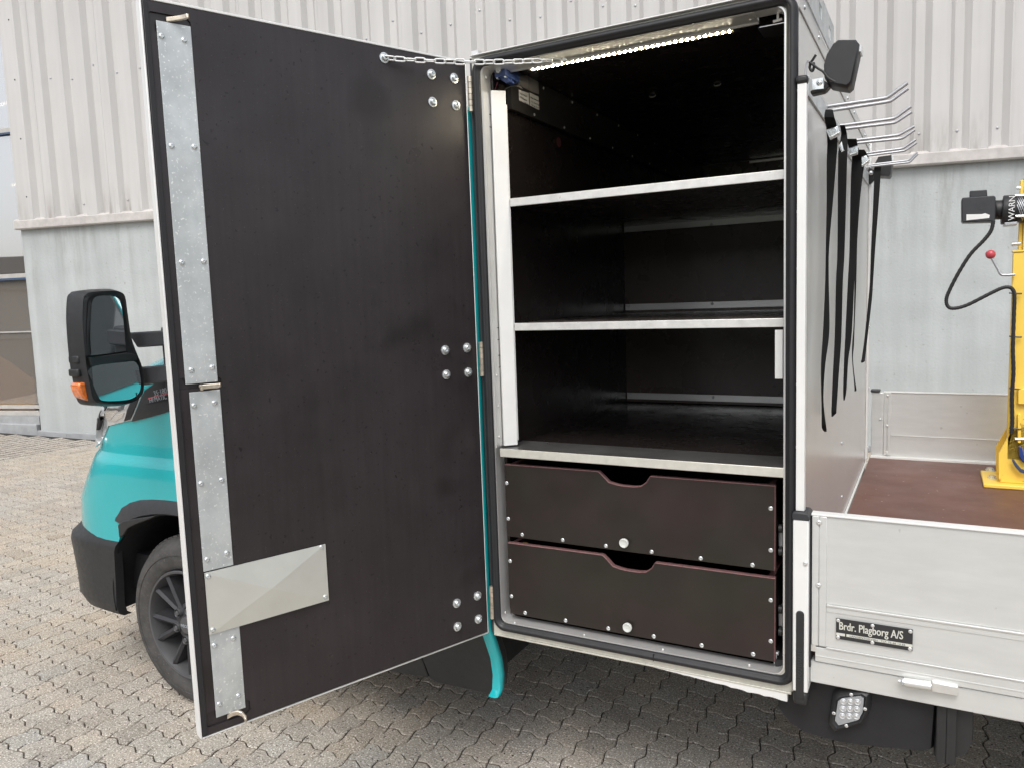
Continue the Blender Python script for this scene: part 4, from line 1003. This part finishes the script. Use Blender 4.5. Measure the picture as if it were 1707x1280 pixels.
# creased cover plate: a very shallow pyramid
cp = dq([(340.5, 956.7), (541.5, 904), (547.8, 999), (349, 1057.5)], .004)
s0, s1 = (cp[1][0]+cp[2][0])/2, (cp[0][0]+cp[3][0])/2; z0, z1 = (cp[2][1]+cp[3][1])/2, (cp[0][1]+cp[1][1])/2
mb = MB(); cr_ = [(s0, z0), (s1, z0), (s1, z1), (s0, z1)]
P0 = [D(s, .0032, z) for s, z in cr_]; P1 = [D(s, .0062, z) for s, z in cr_]; ctr = D((s0+s1)/2, .0165, (z0+z1)/2)
mb.add(P0+P1+[ctr], [(3, 2, 1, 0)]+[(i, (i+1) % 4, 4+(i+1) % 4, 4+i) for i in range(4)]+[(4+i, 4+(i+1) % 4, 8) for i in range(4)])
mb.build('cover_plate', M_galv2, dr, smooth=None)
for (u, v) in ((269.4, 60.5), (307, 67.5), (286, 243.6), (323.9, 245), (303, 437.8), (339.5, 436), (319, 617), (353.8, 612.5), (323.4, 676), (357.8, 671), (335, 805.5), (369.4, 799.4), (345, 932), (378, 921), (357.4, 1075), (389, 1063), (365.5, 1172.8), (397.5, 1158.7)):
    s, z = onD(u, v, .003); inst('screw', S_screw, D(s, .0028, z), DN, dr)
for (u, v) in ((347, 960), (355, 1049), (535.5, 911), (542, 994)):
    s, z = onD(u, v, .006); inst('screw', S_screw, D(s, .0062, z), DN, dr)
for (u, v) in ((720, 124), (758, 130.5), (722, 170.5), (761, 176), (743, 584), (779.4, 580), (745, 624.5), (781.3, 620.6), (762.3, 1005), (796.8, 992.8), (763.6, 1044), (798.4, 1031.4)):
    s, z = onD(u, v, .004); inst('bolt', S_bolt, D(s, .0004, z), DN, dr)
# latch hooks
def hook(pts, wd, name='latch_hook'):
    P = [(onD(u, v, n), n) for u, v, n in pts]
    mb = MB(); rings = []
    for k, ((s, z), n) in enumerate(P):
        a = P[max(0, k-1)]; b = P[min(len(P)-1, k+1)]
        t = (D(b[0][0], b[1], b[0][1])-D(a[0][0], a[1], a[0][1])).normalized(); zz = Vector((0, 0, 1)); sd_ = t.cross(zz).normalized()
        c = D(s, n, z); h = wd*(1 if k < len(P)-1 else .9)
        rings.append([c+zz*h-sd_*.003, c+zz*h+sd_*.003, c-zz*h+sd_*.003, c-zz*h-sd_*.003])
    mb.loft(rings, True, True); return mb.build(name, M_brass, dr, bevel=.0015)
h1 = hook([(277, 33.5, -.001), (288, 32.5, .006), (300, 30.5, .016), (308, 29, .024), (313, 27.5, .032), (312, 27, .038)], .0052)
h2 = hook([(333, 645, -.001), (341, 644.5, .006), (352, 643.5, .016), (362, 643, .024), (368, 641.5, .031)], .0052)
h3 = hook([(379, 1194, -.001), (388, 1189, .008), (396, 1187, .018), (404, 1189, .027), (410, 1197, .034), (409, 1201, .038)], .0055)
for q in ((334, 643.5), (336, 648)):
    s, z = onD(*q, .002); MB().lathe([(.004, 0), (.004, .003), (.0001, .0035)], 10, D(s, .002, z), DN, caps=False).build('hook_pivot', M_brass, dr)
# hinges
for (v0, v1) in ((128, 187), (570, 627), (976, 1030)):
    ut = 783.2+(v0-128)*.0425; ub = 783.2+(v1-128)*.0425
    zt2 = onY(ut, v0, -.012).z; zb2 = onY(ub, v1, -.012).z; hx = onY((ut+ub)/2, (v0+v1)/2, -.012).x
    hxm = hx
    hinge = box('hinge', M_brass, cab_, hxm+.001, hxm+.010, -.006, -.0005, zb2, zt2)
    for k in range(6):
        zz0 = zb2+(zt2-zb2)*k/6+.0006; zz1 = zb2+(zt2-zb2)*(k+1)/6-.0006
        MB().lathe([(.0072, 0), (.0072, zz1-zz0)], 14, Vector((hxm, -.013, zz0))).build('hinge_knuckle', M_brass, hinge)

# ================================================================== CHAIN
A = D(onD(640, 97)[0], .004, onD(640, 97)[1]); B = onY(935, 102, .035)
ctrl = [A, D(onD(655, 100, .03)[0], .03, onD(655, 100, .03)[1])]
def midp(u, v, f):
    base = A.lerp(B, f); d = ray(u, v); # nearest point of the sight line to the straight chord
    n = Vector((base-CAM)); k = n.dot(d)/d.dot(d); return CAM+d*k
cps = [(640, 97, 0), (664, 99, .08), (700, 101, .2), (760, 103.5, .4), (820, 104, .58), (870, 103, .74), (905, 101.5, .87), (935, 102, 1)]
ctrl = [A]+[midp(u, v, f) for u, v, f in cps[1:-1]]+[B]
# catmull-rom then even spacing
def cat(P, n=12):
    out = []
    for i in range(len(P)-1):
        p0, p1, p2, p3 = P[max(0, i-1)], P[i], P[i+1], P[min(len(P)-1, i+2)]
        for k in range(n):
            t = k/n; out.append(.5*((2*p1)+(-p0+p2)*t+(2*p0-5*p1+4*p2-p3)*t*t+(-p0+3*p1-3*p2+p3)*t*t*t))
    return out+[P[-1]]
path = cat(ctrl); Ltot = sum((b-a).length for a, b in zip(path[:-1], path[1:]))
NL = int(round(Ltot/.0262)); path = resamp(path, NL+1)
ch = thing('door_chain', 'thin galvanised chain strung from the open door to the cabinet header', 'chain', path[NL//2])
def link_mb():
    M = MB(); r = .0068; l = .0095; pts = []
    for k in range(8): a = math.pi*(-.5+k/7); pts.append(Vector((l-.0015+math.cos(a)*r*.95, math.sin(a)*r, 0)))
    for k in range(8): a = math.pi*(.5+k/7); pts.append(Vector((-l+.0015+math.cos(a)*r*.95, math.sin(a)*r, 0)))
    M.tube(pts, .0021, 8, closed=True); return M
S_link = shared('chain_link', link_mb, mat('galvanised_chain', (.80, .81, .80), .4, .35), 80)
for k in range(NL):
    a, b = path[k], path[k+1]; t = (b-a).normalized(); q = t.to_track_quat('X', 'Z').to_matrix()
    e = (q @ Matrix.Rotation(R_(76 if k % 2 else -12)+random.uniform(-.3, .3), 3, 'X')).to_euler()
    link('chain_link', S_link, (a+b)/2, ch, e)
inst('anchor_bolt', S_bolt, A-DN*.0035, DN, ch); inst('anchor_bolt', S_screw, B+Vector((.012, -.004, 0)), (0, -1, 0), ch)

# ================================================================== DOOR SOLENOID
so = thing('door_solenoid', 'small blue electric door lock with round steel plunger, top left inside the opening', 'lock', onY(845, 135, .08))
pB = [onY(u, v, .045) for u, v in ((824.3, 113), (841.5, 110), (842.3, 126.5), (824.5, 130))]
MB().prism(pB, [q+Vector((0, .085, .0)) for q in pB]).build('body', M_blue, so, bevel=.0015)
c = onY(831, 118, .044); MB().lathe([(.0085, 0), (.0085, .001), (.0072, .004), (.0045, .004), (.0035, .0015), (.0001, .0012)], 20, c, Vector((0, -1, 0)), caps=False).build('plunger', M_zinc, so)
pB = [onY(u, v, .055) for u, v in ((832, 130), (843, 127), (851, 137), (843, 139))]; MB().prism(pB, [q+Vector((0, .03, 0)) for q in pB]).build('mounting_foot', M_blue, so)
for (u, v) in ((828.5, 131), (841.5, 128.5)): MB().tube([onY(u, v, .046), onY(u, v, .046)+Vector((0, .01, 0))], .0025, 8).build('terminal', M_zinc, so)
MB().tube(cat([onY(829.5, 138, .06), onY(827, 145, .058), onY(824.5, 152, .06)]), .0011, 6).build('red_wire', mat('red_wire', (.2, .03, .05), .4), so)
MB().tube(cat([onY(841, 150, .07), onY(850, 145, .08), onY(862, 144, .09), onY(870, 149, .10)]), .002, 6).build('black_wire', M_cable, so)

# ================================================================== HOOK RACK AND STRAPS
rk = thing('hook_rack', 'flat steel bar with five pairs of upturned rod hooks on the cabinet side', 'rack', (W+.01, 1.2, 2.06))
box('mounting_bar', M_galv, rk, W+.0005, W+.0055, .20, 2.18, 2.052, 2.102, bevel=.001)
HP = [((1380, 178), (1478, 163.7), (1512.6, 139), (1387.6, 184.5), (1484, 169.5), (1513.4, 148)),
      ((1400.5, 210), (1490.7, 198), (1518.6, 178), (1403.5, 216), (1492, 205), (1519.6, 187)),
      ((1413.4, 236), (1498.5, 225.5), (1524, 211), (1420, 240), (1503.6, 231.5), (1525, 217)),
      ((1437, 257), (1505, 248), (1526.8, 233), (1440, 261), (1508, 252), (1528, 238.5)),
      ((1450, 275.5), (1514, 268), (1529, 254.5), (1453, 278), (1516, 271), (1530, 257))]
hy = []
for hp in HP:
    for a, b, c in (hp[:3], hp[3:]):
        r0 = onX(a[0], a[1], W+.006); y = min(r0.y, 2.16); r0 = onY(a[0], a[1], y); r0.x = W+.0056
        b_ = onY(*b, y); c_ = onY(*c, y)
        pm = [r0, r0.lerp(b_, .5), r0.lerp(b_, .93), b_+(c_-b_)*.10, b_.lerp(c_, .5), c_]
        pth = cat(pm, 5)
        hk = MB().tube(pth, .0052, 10).build('rod_hook', M_zincd, rk, smooth=60)
    hy.append(y)
def strap(rows, label, xo, twist=0, buckle=None, tk=.0022):
    """rows: (v, uL, uR) screen edges of the webbing laid on its own hanging plane"""
    r0 = rows[0]; base = onX(r0[1], r0[0], W+xo); y0 = base.y
    rg = []
    for (v, ul, ur) in rows:
        a = onX(ul, v, W+xo); a = onY(ul, v, a.y); b = onY(ur, v, a.y)
        rg.append([a, b, b+Vector((0, tk, 0)), a+Vector((0, tk, 0))])
    # resample smoothly
    cols = [cat([r[k] for r in rg], 4) for k in range(4)]
    t = thing('webbing_strap', label, 'strap', rg[-1][0], 'black straps hanging from the hook rack')
    MB().loft([[cols[k][i] for k in range(4)] for i in range(len(cols[0]))], True, True).build('webbing', M_web, t, smooth=60)
    if buckle:
        P = [onX(u, v, W+xo) for u, v in buckle]; yb = min(p.y for p in P)-.004
        P = [onY(u, v, yb) for u, v in buckle]; cc = sum(P, Vector())/4
        bk = MB().prism(P, [q+Vector((0, .008, 0)) for q in P]).build('cam_buckle', M_zinc, t, bevel=.0015)
        Q = [cc+(q-cc)*.72+Vector((0, -.004, .002)) for q in P]; MB().prism(Q, [q+Vector((0, .006, 0)) for q in Q]).build('buckle_lever', M_zinc, bk, bevel=.002)
        lo2 = sorted(P, key=lambda q: q.z)[:2]; MB().tube([lo2[0]+Vector((0, -.004, .006)), lo2[1]+Vector((0, -.004, .006))], .003, 8).build('buckle_pin', M_zinc, bk)
    return t
strap([(183, 1376, 1388), (196, 1374, 1391), (212, 1377, 1395), (240, 1379, 1396), (270, 1378, 1394), (330, 1378, 1389), (415, 1376.5, 1382), (470, 1375.5, 1381.5), (520, 1373.5, 1382.5), (560, 1371.5, 1382), (610, 1368.5, 1375.5), (660, 1369, 1372.5), (690, 1369.5, 1374.5), (712, 1370, 1377.5), (719, 1374, 1378)],
      'nearest black strap, longest of the five, curling at its tip', .022, 0, ((1376.5, 217), (1396, 210.5), (1400.5, 225), (1384, 234)))
strap([(209, 1400, 1408), (225, 1402, 1412), (250, 1398, 1413), (270, 1397, 1412), (415, 1396, 1408), (470, 1393.5, 1405), (560, 1391.5, 1402.5), (620, 1388.5, 1398.5), (680, 1386, 1394.5), (688, 1386, 1394), (694, 1386, 1388)],
      'second black strap from the cabinet door, cut off slanting at its end', .02, 0, ((1398, 243), (1403, 236), (1407, 254), (1403, 258)))
strap([(232, 1412, 1428), (244, 1414, 1430), (262, 1420, 1436), (285, 1419, 1436), (330, 1417.5, 1432), (415, 1416, 1428), (475, 1413, 1424), (560, 1409, 1419.5), (600, 1407, 1414), (650, 1405.5, 1411), (667, 1406, 1408)],
      'third black strap, broadest of the middle ones, ending in a point', .02, 0, ((1414, 248), (1430, 241.5), (1430, 258), (1417, 262)))
strap([(250, 1430, 1441), (262, 1433, 1447), (275, 1434, 1441), (330, 1428.5, 1434), (400, 1427.5, 1429.2), (470, 1424.5, 1427.5), (540, 1423, 1424.7), (575, 1420.5, 1423.5), (600, 1420.5, 1422), (630, 1423, 1424.8), (648, 1424.5, 1427.5), (652, 1424, 1427)],
      'fourth black strap, seen edge on as a thin dark line', .02, 0, ((1431, 264.5), (1444, 259), (1449.5, 270), (1437, 279)))
strap([(276, 1458, 1468.5), (300, 1457, 1467.5), (350, 1455, 1464), (415, 1452, 1459), (470, 1450, 1455.5), (500, 1447.5, 1453.5), (560, 1441.5, 1446.5), (595, 1437, 1442.5), (602, 1435.5, 1442), (605, 1435.5, 1438)],
      'shortest black strap, farthest along, hanging against the rendered wall', .03, 0, None)

# ================================================================== WORK LAMPS
def wlamp(px, y0, y1, label, bolt, arm, grp):
    A = [onY(u, v, y0) for u, v in px]; cc = sum(A, Vector())/len(A)
    t = thing('work_lamp', label, 'lamp', cc-Vector((0, 0, .06)), grp)
    S = lambda k, dy: [cc+(q-cc)*k+Vector((0, dy, 0)) for q in A]
    dp = y1-y0; MB().loft([S(.90, 0), S(.975, .006), S(1, .02), S(1, dp-.02), S(.97, dp-.006), S(.9, dp)], True, True).build('housing', M_trim, t, smooth=50)
    # lens on the far right face
    rx = sorted(range(len(A)), key=lambda i: -A[i].x)[:2]; a, b = A[rx[0]], A[rx[1]]
    if a.z > b.z: a, b = b, a
    a2 = a.lerp(b, .05); b2 = a.lerp(b, .95)
    MB().add([a2+Vector((.004, .015, 0)), b2+Vector((.004, .015, 0)), b2+Vector((.004, dp-.015, 0)), a2+Vector((.004, dp-.015, 0)), a2+Vector((-.004, .015, 0)), b2+Vector((-.004, .015, 0)), b2+Vector((-.004, dp-.015, 0)), a2+Vector((-.004, dp-.015, 0))],
             [(0, 1, 2, 3), (7, 6, 5, 4), (0, 4, 5, 1), (1, 5, 6, 2), (2, 6, 7, 3), (3, 7, 4, 0)]).build('lens', M_lens, t)
    B_ = [onY(u, v, y0+.01) for u, v in arm]; MB().prism(B_, [q+Vector((0, .03, 0)) for q in B_]).build('bracket', M_trim, t, bevel=.003)
    P = [onY(u, v, y0-.004) for u, v in bolt[:2]]; MB().lathe([(bolt[2], 0), (bolt[2], .004), (bolt[2]*.8, .010), (bolt[2]*.4, .014), (.0001, .015)], 20, P[0], Vector((0, -1, 0)), caps=False).build('swivel_bolt', M_zinc, t)
    return t
l1 = wlamp([(1373, 128), (1372, 108), (1377, 90), (1388, 72), (1397, 65), (1427, 65), (1432.5, 72), (1431, 84), (1419, 140), (1412, 146), (1382, 141)], .05, .13,
      'black swivel work lamp high on the near corner of the cabinet', ((1367, 140), (1367, 141), .0105), ((1350, 152), (1352, 158), (1375, 153), (1384, 143), (1374, 134), (1366, 145)), 'work lamps on the cabinet side')
P = [onY(u, v, .035) for u, v in ((1354, 133), (1372, 130), (1373, 148), (1354, 150))]; MB().prism(P, [q+Vector((0, .004, 0)) for q in P]).build('bolt_plate', M_zinc, l1)
P = cat([onY(u, v, .03) for u, v in ((1349, 104), (1356, 109), (1364, 115), (1372, 120), (1380, 130), (1392, 137))]); MB().tube(P, .0026, 8).build('supply_cable', M_cable, l1)
P = cat([onY(u, v, .035) for u, v in ((1360, 92), (1355, 100), (1351, 106), (1350, 114), (1354, 119), (1357, 112), (1356, 105))]); MB().tube(P, .003, 8).build('cable_loop', M_cable, l1)
P = cat([onY(u, v, .03) for u, v in ((1347, 101), (1344, 108), (1343, 120), (1344, 132), (1346, 140))]); MB().tube(P, .0022, 8).build('conduit', M_zincd, l1)
l2 = wlamp([(1456, 284), (1458, 272), (1464, 261), (1486, 258), (1487, 270), (1484.5, 290), (1482, 294), (1460, 293)], 2.22, 2.36,
      'second black work lamp, on the far corner of the cabinet behind the hooks', ((1452, 289), (1453, 290), .011), ((1440, 282), (1440, 300), (1450, 308), (1458, 300), (1460, 288), (1452, 280)), 'work lamps on the cabinet side')

# ================================================================== CRANE ON THE BED
YM = 1.98
cn = thing('bed_crane', 'yellow steel hoist mast with black motor bolted on the brown bed floor', 'crane', (1.47, 2.0, .702))
box('base_plate', M_yel, cn, 1.347, 1.66, 1.885, 2.165, .7025, .7195, bevel=.004)
for (u, v) in ((1650, 783), (1654, 796)):
    a = onZ(u, v, .7195); MB().lathe([(.020, 0), (.020, .003), (.0145, .0035), (.0145, .011), (.0001, .0115)], 6, a, Vector((0, 0, 1)), caps=False).build('base_bolt', M_zinc, cn)
gp = [(1665, 797), (1664.5, 755), (1688, 714), (1700, 706), (1760, 706), (1760, 810)]
A = [onY(u, v, 1.935) for u, v in gp]; A[0].z = A[5].z = .7205; MB().prism(A, [q+Vector((0, .010, 0)) for q in A]).build('gusset', M_yel, cn, bevel=.002)
MB().prism([q+Vector((0, .16, 0)) for q in A], [q+Vector((0, .170, 0)) for q in A]).build('gusset', M_yel, cn, bevel=.002)
xm = onY(1696, 500, YM).x
ms = box('mast', M_yel, cn, xm+.012, xm+.13, YM, YM+.12, .80, 2.005, bevel=.004)
box('mast_flange', M_yel, cn, xm-.002, xm+.011, YM+.01, YM+.05, .80, 1.99, bevel=.002)
a = onY(1688.5, 422, YM-.02); b = onY(1694, 520, YM-.02)
box('lever_box', M_yel, cn, a.x, a.x+.1, YM-.045, YM-.001, .82, a.z, bevel=.003); box('lever_box_cap', M_yel, cn, a.x-.004, a.x+.1, YM-.049, YM-.001, a.z+.001, a.z+.009, bevel=.002)
a = onY(1691, 655, YM-.05); box('mast_collar', M_yel, cn, a.x+.012, a.x+.2, YM-.065, YM-.046, a.z-.045, a.z+.02, bevel=.003)
ym = YM-.06
def My(u, v): return onY(u, v, ym)
MB().prism([My(*q) for q in ((1603, 333), (1604.5, 330), (1657, 326.5), (1660, 329), (1659.5, 366), (1657, 369.5), (1605, 371), (1603.3, 368))], [My(*q)+Vector((0, .11, 0)) for q in ((1603, 333), (1604.5, 330), (1657, 326.5), (1660, 329), (1659.5, 366), (1657, 369.5), (1605, 371), (1603.3, 368))]).build('motor_control_box', M_grey, cn, bevel=.004)
A = [My(*q) for q in ((1617, 329), (1617, 317.5), (1646, 315.5), (1647, 327))]; MB().prism([q+Vector((0, .03, 0)) for q in A], [q+Vector((0, .08, 0)) for q in A]).build('box_lid', M_grey, cn, bevel=.003)
A = [My(*q)+Vector((0, -.0015, 0)) for q in ((1611, 358), (1637, 357.5), (1642, 356), (1650, 359), (1649, 364), (1611, 368))]; MB().prism(A, [q+Vector((0, .001, 0)) for q in A]).build('torn_white_label', M_white, cn, smooth=None)
MB().lathe([(.013, 0), (.013, .0012), (.011, .0012), (.011, .0004), (.0001, .0004)], 24, My(1637, 345.5), Vector((0, -1, 0)), caps=False).build('round_emboss', M_grey, cn)
def mcyl(u0, u1, v, r, name, m_, par=cn):
    a = My(u0, v)+Vector((0, .055, 0)); b = My(u1, v-.6)+Vector((0, .055, 0)); return MB().lathe([(r*.97, 0), (r, .003), (r, (b-a).length-.003), (r*.97, (b-a).length)], 36, a, (b-a)).build(name, m_, par)
mcyl(1659, 1673, 349, .040, 'motor_neck', M_trim); mcyl(1661.5, 1664, 349, .0425, 'neck_ring', M_trim)
mcyl(1672, 1695, 349, .060, 'gearbox_collar', M_trim); g_ = mcyl(1695, 1750, 348, .054, 'hoist_motor', M_trim)
for du in (1697, 1700.5, 1704, 1707.5, 1711): mcyl(du, du+1.6, 348, .0585, 'cooling_fin', M_zincd)
MB().tube([My(1693, 326)+Vector((0, .02, 0)), My(1740, 324)+Vector((0, .02, 0))], .005, 8).build('tie_rod', M_zinc, cn); MB().tube([My(1693, 361)+Vector((0, .0, 0)), My(1740, 360)+Vector((0, .0, 0))], .005, 8).build('tie_rod', M_zinc, cn)
text('WARN', .031, 'motor_lettering', M_white, cn, My(1690.5, 368)+Vector((0, -.009, 0)), Vector((0, 0, 1)), Vector((-1, 0, 0)), 1.05, .001)
box('motor_foot', M_zincd, cn, My(1675, 370).x, My(1696, 370).x, ym, ym+.1, My(1680, 376).z, My(1680, 371).z, bevel=.002)
MB().tube([My(1688, 407)+Vector((0, .04, 0)), My(1703, 406)+Vector((0, .04, 0))], .008, 12).build('pivot_pin', M_zincd, cn)
MB().tube([My(1697, 312)+Vector((0, .05, 0)), My(1703, 312)+Vector((0, .05, 0))], .007, 6).build('mast_bolt', M_zinc, cn)
lv = MB().tube(cat([My(1653.5, 431), My(1663, 448), My(1668, 457), My(1674, 459), My(1692, 458)]), .0058, 10).build('lever_rod', M_zincd, cn, smooth=60)
q = My(1651.2, 424.5); MB().lathe([(.0001, -.019), (.010, -.017), (.0165, -.010), (.019, 0), (.0165, .010), (.010, .0165), (.0001, .0185)], 24, q, (q-My(1657, 440)), caps=False).build('lever_knob', M_red, lv, smooth=60)
cb = cat([My(1656, 368), My(1652, 385), My(1640, 401), My(1618, 424), My(1598, 455), My(1582, 486), My(1577.5, 500), My(1580, 511), My(1590, 514.5), My(1612, 509), My(1648, 491), My(1668, 481.5), My(1680, 479), My(1688, 483), My(1691, 495), My(1690, 530), My(1688.5, 580), My(1689.5, 620), My(1687, 660), My(1687.5, 700), My(1686, 722)], 8)
n_ = len(cb); MB().tube(cb, [.0072+.0010*(k % 2) for k in range(n_)], 10).build('control_cable', M_cable, cn, smooth=60)
for v in (490, 562, 648, 714): a = My(1688, v); MB().tube([a+Vector((-.012, 0, .003)), a+Vector((.012, -.004, 0)), a+Vector((.032, 0, -.001))], .0035, 6).build('cable_tie', M_trim, cn)
MB().tube([My(1692, 731), My(1760, 731)], .006, 8).build('cross_pin', M_zinc, cn)
bl = [(1698, 742), (1704, 745), (1707, 757), (1716, 760), (1730, 757), (1730, 768), (1705, 770), (1699, 760)]
A = [My(*q)+Vector((0, -.01, 0)) for q in bl]; MB().prism(A, [q+Vector((0, .02, 0)) for q in A]).build('blue_latch', M_bluel, cn, bevel=.003)
bl = [(1686.5, 764), (1690, 764.5), (1695, 772), (1702, 780), (1716, 785), (1716, 790), (1700, 786), (1692, 777), (1687, 768)]
A = [My(*q)+Vector((0, -.012, 0)) for q in bl]; MB().prism(A, [q+Vector((0, .012, 0)) for q in A]).build('blue_latch_handle', mat('slate_blue_handle', (.05, .07, .13), .4), cn, bevel=.002)
A = [My(*q)+Vector((0, -.002, 0)) for q in ((1696.5, 690), (1702, 690), (1702, 738), (1696.5, 738))]; MB().prism(A, [q+Vector((0, .02, 0)) for q in A]).build('latch_bar', M_yel, cn, bevel=.002)
